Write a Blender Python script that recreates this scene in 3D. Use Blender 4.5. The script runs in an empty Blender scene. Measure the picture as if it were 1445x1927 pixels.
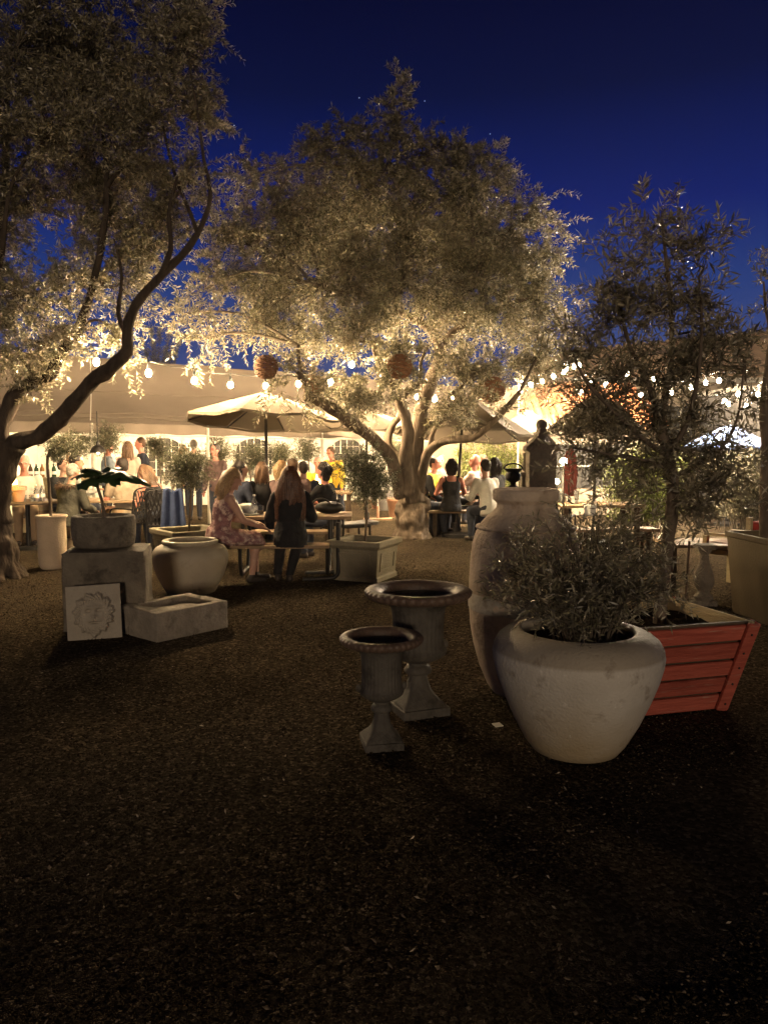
import bpy, bmesh, math, random
import numpy as np
from math import radians, sin, cos, pi, tan, atan, sqrt
from mathutils import Vector, Matrix, noise

random.seed(7)
RS = np.random.RandomState(11)
SC = bpy.context.scene
COL = SC.collection

# ---------------------------------------------------------------- camera
CAM_H = 1.60
PITCH = 4.875
FPX, CX, CY = 1448.0, 722.5, 963.5          # focal length and centre in photograph pixels
cd = bpy.data.cameras.new("camera")
cd.sensor_fit = 'VERTICAL'
cd.sensor_height = 36.0
cd.lens = 36.0 * FPX / 1927.0
cd.clip_start, cd.clip_end = 0.05, 2000.0
cam = bpy.data.objects.new("camera", cd)
COL.objects.link(cam)
cam.location = (0, 0, CAM_H)
cam.rotation_euler = (radians(90 - PITCH), 0, 0)
SC.camera = cam

# ---------------------------------------------------------------- night sky
world = bpy.data.worlds.new("World")
SC.world = world
world.use_nodes = True
wn, wl = world.node_tree.nodes, world.node_tree.links
wn.clear()
wo = wn.new("ShaderNodeOutputWorld")
bg = wn.new("ShaderNodeBackground")
tc = wn.new("ShaderNodeTexCoord")
sx = wn.new("ShaderNodeSeparateXYZ")
rp = wn.new("ShaderNodeValToRGB")
wl.new(tc.outputs["Generated"], sx.inputs[0])
wl.new(sx.outputs["Z"], rp.inputs[0])
dm = wn.new("ShaderNodeMapRange")          # dusk glow stands ahead; the far side of the sky has gone dark
dm.interpolation_type = 'SMOOTHSTEP'
dm.inputs["From Min"].default_value = -.6
dm.inputs["From Max"].default_value = .75
dm.inputs["To Min"].default_value = .13
dm.inputs["To Max"].default_value = .84
wl.new(sx.outputs["Y"], dm.inputs["Value"])
wl.new(dm.outputs[0], bg.inputs[1])
wl.new(rp.outputs[0], bg.inputs[0])
wl.new(bg.outputs[0], wo.inputs[0])
SKY = [(0.00, (.065, .085, .200)), (.10, (.036, .066, .220)), (.19, (.0145, .0430, .200)), (.28, (.0028, .0135, .146)), (.40, (.0014, .0052, .0460)),
       (.50, (.0010, .0022, .0240)), (.65, (.0010, .0018, .0140)), (1.0, (.0010, .0015, .0095))]
while len(rp.color_ramp.elements) > 1:
    rp.color_ramp.elements.remove(rp.color_ramp.elements[0])
rp.color_ramp.elements[0].position = SKY[0][0]
rp.color_ramp.elements[0].color = (*SKY[0][1], 1)
for p_, c_ in SKY[1:]:
    e_ = rp.color_ramp.elements.new(p_)
    e_.color = (*c_, 1)

# ---------------------------------------------------------------- the dim light from the buildings and moon behind the camera
sd = bpy.data.lights.new("moon_light", 'SUN')
sd.energy = 0.70
sd.angle = radians(6)
sd.color = (1.0, 0.78, 0.56)
sun = bpy.data.objects.new("moon_light", sd)
COL.objects.link(sun)
sun.rotation_euler = (radians(90 - 6), 0, radians(4))   # low, from behind and right of the camera

SC.view_settings.view_transform = 'Standard'
SC.view_settings.look = 'None'
SC.view_settings.exposure = 0.12
SC.view_settings.gamma = 1.0
SC.view_settings.use_curve_mapping = False
cy = SC.cycles
cy.use_denoising = True
try:
    cy.denoiser = 'OPENIMAGEDENOISE'
except Exception:
    pass
cy.use_light_tree = True
cy.max_bounces = 6
cy.diffuse_bounces = 3
cy.glossy_bounces = 2
cy.transmission_bounces = 4
cy.transparent_max_bounces = 8
cy.volume_bounces = 0
cy.caustics_reflective = False
cy.caustics_refractive = False
cy.sample_clamp_indirect = 3.0
cy.use_adaptive_sampling = False

BULB = 4200.0        # radiance of the unseen bulbs added under the tent roof
BULB_FRONT = 4200.0    # the strong bulbs of the front string
BULB_FAR = 2400.0
BULB_MID = 11000.0
BULB_NEAR = 6000.0


# ---------------------------------------------------------------- pixel to place
def ray(px, py):
    u, v = (px - CX) / FPX, (CY - py) / FPX
    a = radians(PITCH)
    return Vector((u, cos(a) + v * sin(a), -sin(a) + v * cos(a)))


def at(px, py, Y):
    d = ray(px, py)
    return Vector((0, 0, CAM_H)) + d * (Y / d.y)


def on_z(px, py, z=0.0):
    d = ray(px, py)
    return Vector((0, 0, CAM_H)) + d * ((z - CAM_H) / d.z)


def px_m(n, Y):
    return n * Y / FPX


# ---------------------------------------------------------------- materials
def _nodes(name):
    m = bpy.data.materials.new(name)
    m.use_nodes = True
    n = m.node_tree.nodes
    return m, n, m.node_tree.links, n["Principled BSDF"]


def mat(name, c1, c2=None, scale=6.0, rough=.75, bump=.25, bscale=40.0, metal=0.0, spec=.3, c3=None, s3=2.0, t3=.6, stretch=(1, 1, 1), detail=6, trans=0.0, emit=None, es=0.0, vary=0.0):
    """a procedural surface: two-tone noise, an optional third tone in patches (wear, stains), and fine bump"""
    m, n, l, b = _nodes(name)
    c2 = c2 or tuple(min(1, x * .7) for x in c1)
    t = n.new("ShaderNodeTexCoord")
    mp = n.new("ShaderNodeMapping")
    mp.inputs["Scale"].default_value = stretch
    l.new(t.outputs["Object"], mp.inputs[0])
    nz = n.new("ShaderNodeTexNoise")
    nz.inputs["Scale"].default_value = scale
    nz.inputs["Detail"].default_value = detail
    nz.inputs["Roughness"].default_value = .62
    l.new(mp.outputs[0], nz.inputs["Vector"])
    r = n.new("ShaderNodeValToRGB")
    r.color_ramp.elements[0].position = .33
    r.color_ramp.elements[1].position = .67
    r.color_ramp.elements[0].color = (*c2, 1)
    r.color_ramp.elements[1].color = (*c1, 1)
    l.new(nz.outputs["Fac"], r.inputs[0])
    out = r.outputs[0]
    if c3:
        n3 = n.new("ShaderNodeTexNoise")
        n3.inputs["Scale"].default_value = s3
        n3.inputs["Detail"].default_value = 8
        n3.inputs["Roughness"].default_value = .7
        l.new(mp.outputs[0], n3.inputs["Vector"])
        r3 = n.new("ShaderNodeValToRGB")
        r3.color_ramp.elements[0].position = t3 - .05
        r3.color_ramp.elements[1].position = t3 + .07
        l.new(n3.outputs["Fac"], r3.inputs[0])
        mx = n.new("ShaderNodeMix")
        mx.data_type = 'RGBA'
        l.new(r3.outputs[0], mx.inputs["Factor"])
        l.new(out, mx.inputs[6])
        mx.inputs[7].default_value = (*c3, 1)
        out = mx.outputs[2]
    if vary:                                    # each piece of the same stuff a little lighter or darker
        oi = n.new("ShaderNodeObjectInfo")
        vr = n.new("ShaderNodeMapRange")
        vr.inputs["To Min"].default_value = 1 - vary
        vr.inputs["To Max"].default_value = 1 + vary
        l.new(oi.outputs["Random"], vr.inputs["Value"])
        hv = n.new("ShaderNodeHueSaturation")
        l.new(vr.outputs[0], hv.inputs["Value"])
        l.new(out, hv.inputs["Color"])
        out = hv.outputs[0]
        va = n.new("ShaderNodeVectorMath")
        va.operation = 'SCALE'
        va.inputs[0].default_value = (13, 7, 5)
        l.new(oi.outputs["Random"], va.inputs["Scale"])
        l.new(va.outputs[0], mp.inputs["Location"])
    l.new(out, b.inputs["Base Color"])
    b.inputs["Roughness"].default_value = rough
    b.inputs["Metallic"].default_value = metal
    b.inputs["Specular IOR Level"].default_value = spec
    if bump > 0:
        nb = n.new("ShaderNodeTexNoise")
        nb.inputs["Scale"].default_value = bscale
        nb.inputs["Detail"].default_value = 5
        l.new(mp.outputs[0], nb.inputs["Vector"])
        bp = n.new("ShaderNodeBump")
        bp.inputs["Strength"].default_value = bump
        bp.inputs["Distance"].default_value = .02
        l.new(nb.outputs["Fac"], bp.inputs["Height"])
        l.new(bp.outputs[0], b.inputs["Normal"])
    if trans > 0:                               # thin cloth that lets light through
        tr = n.new("ShaderNodeBsdfTranslucent")
        l.new(out, tr.inputs[0])
        ms = n.new("ShaderNodeMixShader")
        ms.inputs[0].default_value = trans
        l.new(b.outputs[0], ms.inputs[1])
        l.new(tr.outputs[0], ms.inputs[2])
        l.new(ms.outputs[0], n["Material Output"].inputs[0])
    if emit:
        b.inputs["Emission Color"].default_value = (*emit, 1)
        b.inputs["Emission Strength"].default_value = es
    return m


def leaf_mat(name, front, back, rough=.42, trans=.25, var=.5):
    m, n, l, b = _nodes(name)
    g = n.new("ShaderNodeNewGeometry")
    mx = n.new("ShaderNodeMix")
    mx.data_type = 'RGBA'
    mx.inputs[6].default_value = (*front, 1)
    mx.inputs[7].default_value = (*back, 1)
    l.new(g.outputs["Backfacing"], mx.inputs["Factor"])
    hs = n.new("ShaderNodeHueSaturation")
    mr = n.new("ShaderNodeMapRange")
    mr.inputs["To Min"].default_value = 1 - var
    mr.inputs["To Max"].default_value = 1 + var
    l.new(g.outputs["Random Per Island"], mr.inputs["Value"])
    l.new(mr.outputs[0], hs.inputs["Value"])
    l.new(mx.outputs[2], hs.inputs["Color"])
    l.new(hs.outputs[0], b.inputs["Base Color"])
    b.inputs["Roughness"].default_value = rough
    b.inputs["Specular IOR Level"].default_value = .5
    tr = n.new("ShaderNodeBsdfTranslucent")
    l.new(hs.outputs[0], tr.inputs[0])
    ms = n.new("ShaderNodeMixShader")
    ms.inputs[0].default_value = trans
    l.new(b.outputs[0], ms.inputs[1])
    l.new(tr.outputs[0], ms.inputs[2])
    l.new(ms.outputs[0], n["Material Output"].inputs[0])
    return m


def glow(name, col, s):
    m, n, l, b = _nodes(name)
    n.remove(b)
    e = n.new("ShaderNodeEmission")
    e.inputs[0].default_value = (*col, 1)
    e.inputs[1].default_value = s
    l.new(e.outputs[0], n["Material Output"].inputs[0])
    return m


def glass(name, col=(1, 1, 1), rough=.05):
    m, n, l, b = _nodes(name)
    b.inputs["Base Color"].default_value = (*col, 1)
    b.inputs["Roughness"].default_value = rough
    b.inputs["Transmission Weight"].default_value = .9
    b.inputs["IOR"].default_value = 1.3
    return m


# ---------------------------------------------------------------- mesh builder
def catmull(pts, k=4):
    pts = [Vector(p) for p in pts]
    if len(pts) < 3:
        return pts
    out = []
    for i in range(len(pts) - 1):
        p0 = pts[max(i - 1, 0)]
        p1, p2 = pts[i], pts[i + 1]
        p3 = pts[min(i + 2, len(pts) - 1)]
        for j in range(k):
            t = j / k
            out.append(.5 * ((2 * p1) + (p2 - p0) * t + (2 * p0 - 5 * p1 + 4 * p2 - p3) * t * t + (3 * p1 - p0 - 3 * p2 + p3) * t ** 3))
    out.append(pts[-1])
    return out


def lerps(vals, n):
    xs = np.linspace(0, len(vals) - 1, n)
    return list(np.interp(xs, range(len(vals)), vals))


class MB:
    def __init__(s):
        s.v, s.f, s.m, s.cm = [], [], [], 0

    def add(s, vs, fs):
        o = len(s.v)
        s.v += [tuple(v) for v in vs]
        s.f += [tuple(i + o for i in f) for f in fs]
        s.m += [s.cm] * len(fs)

    def box(s, c, d, M=None, taper=1.0):
        x, y, z = d[0] / 2, d[1] / 2, d[2] / 2
        vs = [Vector((sx_ * x * (1 if k < 0 else taper), sy_ * y * (1 if k < 0 else taper), k * z)) for k in (-1, 1) for sx_, sy_ in ((-1, -1), (1, -1), (1, 1), (-1, 1))]
        if M is not None:
            vs = [M @ v for v in vs]
        vs = [v + Vector(c) for v in vs]
        s.add(vs, [(3, 2, 1, 0), (4, 5, 6, 7), (0, 1, 5, 4), (1, 2, 6, 5), (2, 3, 7, 6), (3, 0, 4, 7)])
        return s

    def beam(s, a, b, w, h, up=(0, 0, 1)):
        a, b = Vector(a), Vector(b)
        d = b - a
        y = d.normalized()
        x = y.cross(Vector(up))
        if x.length < 1e-4:
            x = Vector((1, 0, 0))
        x.normalize()
        z = x.cross(y)
        M = Matrix((x, y, z)).transposed()
        return s.box((a + b) / 2, (w, d.length, h), M)

    def tube(s, pts, rad, n=8, cap=True, rough=0.0, fr=6.0, ell=1.0):
        pts = [Vector(p) for p in pts]
        if not hasattr(rad, '__len__'):
            rad = [rad] * len(pts)
        if len(rad) != len(pts):
            rad = lerps(rad, len(pts))
        vs, fs = [], []
        t0 = (pts[1] - pts[0]).normalized()
        ref = Vector((0, 0, 1)) if abs(t0.z) < .9 else Vector((1, 0, 0))
        x = t0.cross(ref).normalized()
        for i, p in enumerate(pts):
            t = (pts[min(i + 1, len(pts) - 1)] - pts[max(i - 1, 0)])
            t = t.normalized() if t.length > 1e-9 else t0
            x = (x - t * x.dot(t))
            x = x.normalized() if x.length > 1e-6 else t.orthogonal().normalized()
            y = t.cross(x)
            for k in range(n):
                a = 2 * pi * k / n
                r = rad[i]
                if rough:
                    q = p + (x * cos(a) + y * sin(a)) * r
                    r *= 1 + rough * noise.noise(q * fr) + rough * .5 * noise.noise(Vector((a * 2.0, i * .15, fr)))
                vs.append(p + (x * cos(a) + y * sin(a) * ell) * r)
        for i in range(len(pts) - 1):
            for k in range(n):
                a, b = i * n + k, i * n + (k + 1) % n
                fs.append((a, b, b + n, a + n))
        if cap:
            fs.append(tuple(range(n - 1, -1, -1)))
            fs.append(tuple(range((len(pts) - 1) * n, len(pts) * n)))
        s.add(vs, fs)
        return s

    def lathe(s, prof, n=48, c=(0, 0, 0), fn=None, squash=1.0):
        """prof: (r, z) pairs; a point with r = 0 closes the shape. fn(angle, i, r) -> r"""
        c = Vector(c)
        vs, fs, rows = [], [], []
        for i, (r, z) in enumerate(prof):
            if r <= 1e-6:
                rows.append((len(vs), 1))
                vs.append(c + Vector((0, 0, z)))
            else:
                rows.append((len(vs), n))
                for k in range(n):
                    a = 2 * pi * k / n
                    rr = fn(a, i, r) if fn else r
                    vs.append(c + Vector((rr * cos(a), rr * sin(a) * squash, z)))
        for i in range(len(prof) - 1):
            (a, na), (b, nb) = rows[i], rows[i + 1]
            for k in range(n):
                k2 = (k + 1) % n
                if na == 1 and nb == 1:
                    continue
                if na == 1:
                    fs.append((a, b + k2, b + k))
                elif nb == 1:
                    fs.append((a + k, a + k2, b))
                else:
                    fs.append((a + k, a + k2, b + k2, b + k))
        s.add(vs, fs)
        return s

    def ball(s, c, r, nu=12, nv=8, M=None):
        if not hasattr(r, '__len__'):
            r = (r, r, r)
        c = Vector(c)
        vs = [Vector((0, 0, -r[2]))]
        for j in range(1, nv):
            ph = -pi / 2 + pi * j / nv
            for k in range(nu):
                a = 2 * pi * k / nu
                vs.append(Vector((r[0] * cos(ph) * cos(a), r[1] * cos(ph) * sin(a), r[2] * sin(ph))))
        vs.append(Vector((0, 0, r[2])))
        fs = [(0, 1 + (k + 1) % nu, 1 + k) for k in range(nu)]
        for j in range(nv - 2):
            o = 1 + j * nu
            for k in range(nu):
                k2 = (k + 1) % nu
                fs.append((o + k, o + k2, o + nu + k2, o + nu + k))
        o = 1 + (nv - 2) * nu
        fs += [(o + k, o + (k + 1) % nu, len(vs) - 1) for k in range(nu)]
        if M is not None:
            vs = [M @ v for v in vs]
        s.add([v + c for v in vs], fs)
        return s

    def cap(s, a, ra, b, rb, n=12):
        """a limb segment with round ends"""
        a, b = Vector(a), Vector(b)
        s.ball(a, ra, n, 8)
        s.ball(b, rb, n, 8)
        return s.tube([a, b], [ra, rb], n)

    def loft(s, rings, n=16):
        """rings: (centre, half width, half depth, x axis, y axis)"""
        vs, fs = [], []
        for c, rx, ry, X, Y_ in rings:
            for k in range(n):
                a = 2 * pi * k / n
                vs.append(Vector(c) + X * (rx * cos(a)) + Y_ * (ry * sin(a)))
        for i in range(len(rings) - 1):
            for k in range(n):
                a, b = i * n + k, i * n + (k + 1) % n
                fs.append((a, b, b + n, a + n))
        fs.append(tuple(range(n - 1, -1, -1)))
        fs.append(tuple(range((len(rings) - 1) * n, len(rings) * n)))
        s.add(vs, fs)
        return s

    def grid(s, fn, nu, nv):
        vs = [fn(i / nu, j / nv) for j in range(nv + 1) for i in range(nu + 1)]
        fs = [(j * (nu + 1) + i, j * (nu + 1) + i + 1, (j + 1) * (nu + 1) + i + 1, (j + 1) * (nu + 1) + i) for j in range(nv) for i in range(nu)]
        s.add(vs, fs)
        return s

    def mesh(s, name):
        me = bpy.data.meshes.new(name)
        me.from_pydata(s.v, [], s.f)
        if any(s.m):
            me.polygons.foreach_set("material_index", s.m)
        me.update()
        return me

    def build(s, name, mats, parent=None, smooth=45, bevel=0, solid=0, seg=2):
        me = s.mesh(name)
        for m in (mats if isinstance(mats, (list, tuple)) else [mats]):
            me.materials.append(m)
        if smooth:
            me.shade_smooth()
            if smooth < 180:
                me.set_sharp_from_angle(angle=radians(smooth))
        return link(name, me, parent, bevel, solid, seg)


def link(name, me, parent=None, bevel=0, solid=0, seg=2):
    o = bpy.data.objects.new(name, me)
    COL.objects.link(o)
    if parent is not None:
        o.parent = parent
    if solid:
        md = o.modifiers.new("solid", 'SOLIDIFY')
        md.thickness = solid
        md.offset = 0
    if bevel:
        md = o.modifiers.new("bevel", 'BEVEL')
        md.width = bevel
        md.segments = seg
        md.limit_method = 'ANGLE'
        md.angle_limit = radians(35)
    return o


def tag(o, label=None, cat=None, group=None, kind=None):
    if label:
        o["label"] = label
    if cat:
        o["category"] = cat
    if group:
        o["group"] = group
    if kind:
        o["kind"] = kind
    return o


def thing(name, label, cat, loc=(0, 0, 0), rz=0.0, group=None):
    o = bpy.data.objects.new(name, None)
    o.empty_display_size = .1
    COL.objects.link(o)
    o.location = loc
    o.rotation_euler = (0, 0, rz)
    return tag(o, label, cat, group)


def struct(o):
    o["kind"] = "structure"
    return o


def dup(src, label, loc, rz=0.0, group=None, scale=None):
    """copy a thing with its parts and sub-parts; the meshes are shared"""
    kids = {}
    for o in COL.objects:
        if o.parent:
            kids.setdefault(o.parent.name, []).append(o)

    def cp(o, parent):
        c = o.copy()
        COL.objects.link(c)
        if parent is not None:
            c.parent = parent
        for k in kids.get(o.name, []):
            cp(k, c)
        return c
    r = cp(src, None)
    r.location = loc
    r.rotation_euler = (0, 0, rz)
    if scale:
        r.scale = (scale,) * 3
    r["label"] = label
    if group:
        r["group"] = group
    return r


def wob(amp, fr, seed=0.0):
    """hand-made unevenness for thrown pots"""
    def fn(a, i, r):
        return r * (1 + amp * noise.noise(Vector((cos(a) * fr, sin(a) * fr, i * .22 + seed))))
    return fn


# ---------------------------------------------------------------- foliage
def quads(name, V, Q, MI, mats, parent=None):
    me = bpy.data.meshes.new(name)
    me.vertices.add(len(V))
    me.vertices.foreach_set("co", np.asarray(V, dtype=np.float32).ravel())
    nq = len(Q)
    me.loops.add(nq * 4)
    me.polygons.add(nq)
    me.loops.foreach_set("vertex_index", np.asarray(Q, dtype=np.int32).ravel())
    me.polygons.foreach_set("loop_start", np.arange(0, nq * 4, 4, dtype=np.int32))
    me.polygons.foreach_set("material_index", np.asarray(MI, dtype=np.int32))
    me.update()
    for m in mats:
        me.materials.append(m)
    return link(name, me, parent)


def nrm(a):
    return a / np.maximum(np.linalg.norm(a, axis=-1, keepdims=True), 1e-9)


def leaves_on(rs, P, D, L, K, leaf, width, droop=.25, spread=1.0, stem=.0016):
    """P, D, L: start, direction and length of each twig. Returns vertices, quads and material indices (0 leaf, 1 twig)."""
    N = len(P)
    t = (np.arange(K) + .6) / K
    t = t[None, :, None]
    down = np.zeros((N, 1, 3))
    down[..., 2] = -1
    pos = P[:, None] + D[:, None] * (L[:, None, None] * t) + down * (droop * L[:, None, None] * t ** 2)
    tan_ = nrm(D[:, None] + down * (2 * droop * t))
    side = nrm(np.cross(tan_, nrm(rs.normal(size=(N, 1, 3)))))
    other = np.cross(tan_, side)
    ang = (np.arange(K) * pi + (np.arange(K) // 2) * 1.57)[None, :] + rs.normal(0, .5, (N, K))
    out = side * np.cos(ang)[..., None] + other * np.sin(ang)[..., None]
    ld = nrm(tan_ * .75 + out * spread + rs.normal(0, .22, (N, K, 3)))
    ln = nrm(np.cross(ld, nrm(rs.normal(size=(N, K, 3)) + out * .2)))
    ll = leaf * rs.uniform(.65, 1.15, (N, K, 1))
    lw = width * rs.uniform(.75, 1.2, (N, K, 1)) * .5
    nn = np.cross(ln, ld)
    v0 = pos
    v2 = pos + ld * ll + nn * ll * rs.normal(0, .08, (N, K, 1))
    mid = pos + ld * ll * .5 + nn * lw * .5
    v1, v3 = mid + ln * lw, mid - ln * lw
    V = np.stack([v0, v1, v2, v3], axis=2).reshape(-1, 3)
    Q = np.arange(N * K * 4).reshape(-1, 4)
    MI = np.zeros(N * K, dtype=int)
    # twigs: slim three sided prisms in two lengths
    tt = np.array([0, .5, 1.0])
    c = P[:, None] + D[:, None] * (L[:, None, None] * tt[None, :, None]) + down * (droop * L[:, None, None] * tt[None, :, None] ** 2)
    s1 = nrm(np.cross(D, nrm(rs.normal(size=(N, 3)))))
    s2 = np.cross(D, s1)
    ring = []
    for j in range(3):
        a = 2 * pi * j / 3
        ring.append(c + (s1 * cos(a) + s2 * sin(a))[:, None] * (stem * np.array([1.4, 1.0, .5]))[None, :, None])
    ring = np.stack(ring, axis=2)           # N,3(t),3(j),3
    o = len(V)
    V = np.concatenate([V, ring.reshape(-1, 3)])
    base = o + np.arange(N)[:, None] * 9
    qs = []
    for i in range(2):
        for j in range(3):
            j2 = (j + 1) % 3
            qs.append(np.stack([base + i * 3 + j, base + i * 3 + j2, base + i * 3 + 3 + j2, base + i * 3 + 3 + j], axis=-1).reshape(-1, 4))
    q2 = np.concatenate(qs)
    Q = np.concatenate([Q, q2])
    MI = np.concatenate([MI, np.ones(len(q2), dtype=int)])
    return V, Q, MI


def join_q(parts):
    Vs, Qs, Ms, o = [], [], [], 0
    for V, Q, M in parts:
        Vs.append(V)
        Qs.append(np.asarray(Q) + o)
        Ms.append(M)
        o += len(V)
    return np.concatenate(Vs), np.concatenate(Qs), np.concatenate(Ms)


def mb_quads(mb, mi=1):
    f = [q for q in mb.f if len(q) == 4]
    return np.array(mb.v), np.array(f), np.full(len(f), mi)


def crown(parent, nodes, clumps, tips, twigs, K, leaf, width, mats, seed, twig_len=(.22, .45), droop=.25, up=.35, jitter=.13, bough=.02, origin=(0, 0, 0), spread=1.0, name="crown"):
    """boughs run from the nearest limb into each clump, twigs with paired leaves grow along them"""
    rs = np.random.RandomState(seed)
    br = MB()
    nd = np.array([list(p) for p in nodes])
    P, D, L = [], [], []
    og = np.array(origin)
    for c, r in clumps:
        c, r = np.array(c, dtype=float), np.array(r, dtype=float)
        vol = float(np.prod(r)) ** (1 / 3)
        n_tip = max(3, int(tips * r[0] * r[2]))
        d2 = np.linalg.norm(nd - c, axis=1) + np.maximum(0, nd[:, 2] - c[2]) * .6
        q = nd[np.argmin(d2)]
        mid = (q + c) / 2 + np.array([0, 0, .12]) * np.linalg.norm(c - q) + rs.normal(0, .06, 3)
        main = catmull([q, mid, c], 4)
        br.tube([Vector(np.array(p) - og) for p in main], [bough, bough * .55], 5, cap=False)
        for _ in range(n_tip):
            u = nrm(rs.normal(size=3)) * rs.uniform(0, 1) ** .38
            tip = c + u * r
            s = np.array(main[rs.randint(len(main) // 2, len(main))])
            m2 = (s + tip) / 2 + np.array([0, 0, .08]) * np.linalg.norm(tip - s) + rs.normal(0, .05, 3)
            path = catmull([s, m2, tip], 3)
            br.tube([Vector(np.array(p) - og) for p in path], [bough * .38, bough * .1], 4, cap=False)
            pa = np.array([list(p) for p in path])
            for _k in range(twigs):
                f = rs.uniform(.35, 1.0) * (len(pa) - 1)
                i = min(int(f), len(pa) - 2)
                p = pa[i] + (pa[i + 1] - pa[i]) * (f - i)
                P.append(p + rs.normal(0, jitter, 3))
                D.append(u * .8 + rs.normal(0, .6, 3) + np.array([0, 0, up]))
                L.append(rs.uniform(*twig_len))
    P, D, L = np.array(P) - og, nrm(np.array(D)), np.array(L)
    a = leaves_on(rs, P, D, L, K, leaf, width, droop, spread)
    V, Q, M = join_q([a, mb_quads(br)])
    return quads(name, V, Q, M, mats, parent)


# ---------------------------------------------------------------- voxel unions, applied together at the end
REM = []


def remesh(o, voxel, smooth=3, amp=0.0, fr=8.0):
    REM.append((o, voxel, smooth, amp, fr))
    return o


def finish_remesh():
    for o, voxel, sm, amp, fr in REM:
        md = o.modifiers.new("r", 'REMESH')
        md.mode = 'VOXEL'
        md.voxel_size = voxel
        md.use_smooth_shade = True
        if sm:
            m2 = o.modifiers.new("s", 'SMOOTH')
            m2.iterations = sm
            m2.factor = .5
    dg = bpy.context.evaluated_depsgraph_get()
    dg.update()
    new = []
    for o, voxel, sm, amp, fr in REM:
        me = bpy.data.meshes.new_from_object(o.evaluated_get(dg), depsgraph=dg)
        new.append(me)
    for (o, voxel, sm, amp, fr), me in zip(REM, new):
        mats = [s for s in o.data.materials]
        o.modifiers.clear()
        me.name = o.data.name
        if not len(me.materials):
            for m in mats:
                me.materials.append(m)
        if amp:
            n_ = len(me.vertices)
            co = np.empty(n_ * 3, dtype=np.float32)
            no = np.empty(n_ * 3, dtype=np.float32)
            me.vertices.foreach_get("co", co)
            me.vertices.foreach_get("normal", no)
            co, no = co.reshape(-1, 3), no.reshape(-1, 3)
            for i in range(n_):
                v = Vector(co[i]) * fr
                k = noise.noise(v) + .5 * noise.noise(v * 2.3)
                co[i] += no[i] * (k * amp)
            me.vertices.foreach_set("co", co.ravel())
        me.shade_smooth()
        me.update()
        o.data = me
# ================================================================ materials of the place
M = {}
M['olive'] = leaf_mat('olive leaf', (.180, .160, .092), (.38, .335, .235), .36, .32, .5)
M['olive_far'] = leaf_mat('olive leaf far', (.11, .10, .05), (.24, .21, .14), .45, .22, .5)
M['willowy'] = leaf_mat('long leaf', (.150, .130, .080), (.26, .23, .165), .38, .2, .5)
M['bushy'] = leaf_mat('bush leaf', (.18, .165, .10), (.29, .26, .19), .38, .2, .5)
M['box'] = leaf_mat('clipped leaf', (.105, .110, .055), (.22, .21, .14), .36, .2, .5)
M['bamboo'] = leaf_mat('bamboo leaf', (.20, .24, .05), (.22, .25, .08), .5, .4, .5)
M['big_leaf'] = mat('big leaf', (.060, .095, .035), (.036, .064, .024), 9, .35, .3, 25, spec=.5)
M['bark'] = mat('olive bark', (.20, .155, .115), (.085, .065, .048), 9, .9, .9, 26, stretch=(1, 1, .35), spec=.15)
M['bark_backlit'] = mat('olive bark darkened as backlit', (.095, .072, .054), (.040, .031, .024), 9, .9, .9, 26, stretch=(1, 1, .35), spec=.12)  # same olive bark, with the shade of backlighting put into its colour
M['plaster'] = mat('pale plaster', (.42, .37, .30), (.34, .295, .235), 5, .88, .35, 60, c3=(.28, .24, .19), s3=5, t3=.62)
M['twig'] = mat('twig bark', (.16, .13, .095), (.09, .07, .05), 20, .9, .2, 60)
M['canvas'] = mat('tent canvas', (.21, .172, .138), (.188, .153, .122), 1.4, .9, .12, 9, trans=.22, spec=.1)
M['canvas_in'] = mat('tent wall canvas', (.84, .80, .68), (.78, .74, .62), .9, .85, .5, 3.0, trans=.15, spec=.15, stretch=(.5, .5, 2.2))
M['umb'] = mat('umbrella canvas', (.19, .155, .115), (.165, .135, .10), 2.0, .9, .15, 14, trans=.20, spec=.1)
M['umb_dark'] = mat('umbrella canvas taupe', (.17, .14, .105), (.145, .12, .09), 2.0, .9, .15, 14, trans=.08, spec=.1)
M['umb_blue_tint'] = mat('white umbrella canvas with blue light painted in', (.20, .28, .52), (.17, .24, .46), 2.0, .9, .15, 14, trans=.35, spec=.1)  # white canvas; the blue light on it is painted into the colour
M['maroon'] = mat('maroon cloth', (.20, .055, .045), (.13, .03, .025), 5, .9, .3, 30)
M['iron'] = mat('dark iron', (.032, .028, .025), (.018, .016, .015), 30, .5, .2, 80, metal=.4, spec=.5)
M['pole'] = mat('dark pole', (.055, .045, .038), (.035, .03, .026), 12, .45, .05, 60, metal=.5, spec=.5)
M['pole_pale'] = mat('white pole', (.62, .57, .48), (.52, .48, .40), 12, .5, .05, 60)
M['glass_dark'] = mat('window pane', (.10, .095, .085), (.07, .065, .06), 2, .18, .02, 6, spec=.6)
M['stone'] = mat('pale stone', (.33, .28, .22), (.20, .17, .13), 5, .88, .6, 45, c3=(.11, .09, .07), s3=3, t3=.6)
M['stone_dark'] = mat('dark stone', (.20, .17, .13), (.12, .10, .078), 6, .9, .8, 38, c3=(.07, .058, .046), s3=4, t3=.58)
M['urn'] = mat('aged cast urn', (.125, .112, .092), (.08, .07, .058), 9, .7, .35, 60, c3=(.05, .043, .034), s3=5, t3=.56)
M['urn_rim'] = mat('aged urn rim', (.16, .105, .075), (.10, .068, .05), 11, .5, .3, 60, spec=.5)
M['glaze'] = mat('weathered pale glaze', (.74, .70, .62), (.60, .56, .49), 2.2, .55, .18, 55, c3=(.33, .29, .24), s3=4.6, t3=.63, spec=.4)
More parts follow.
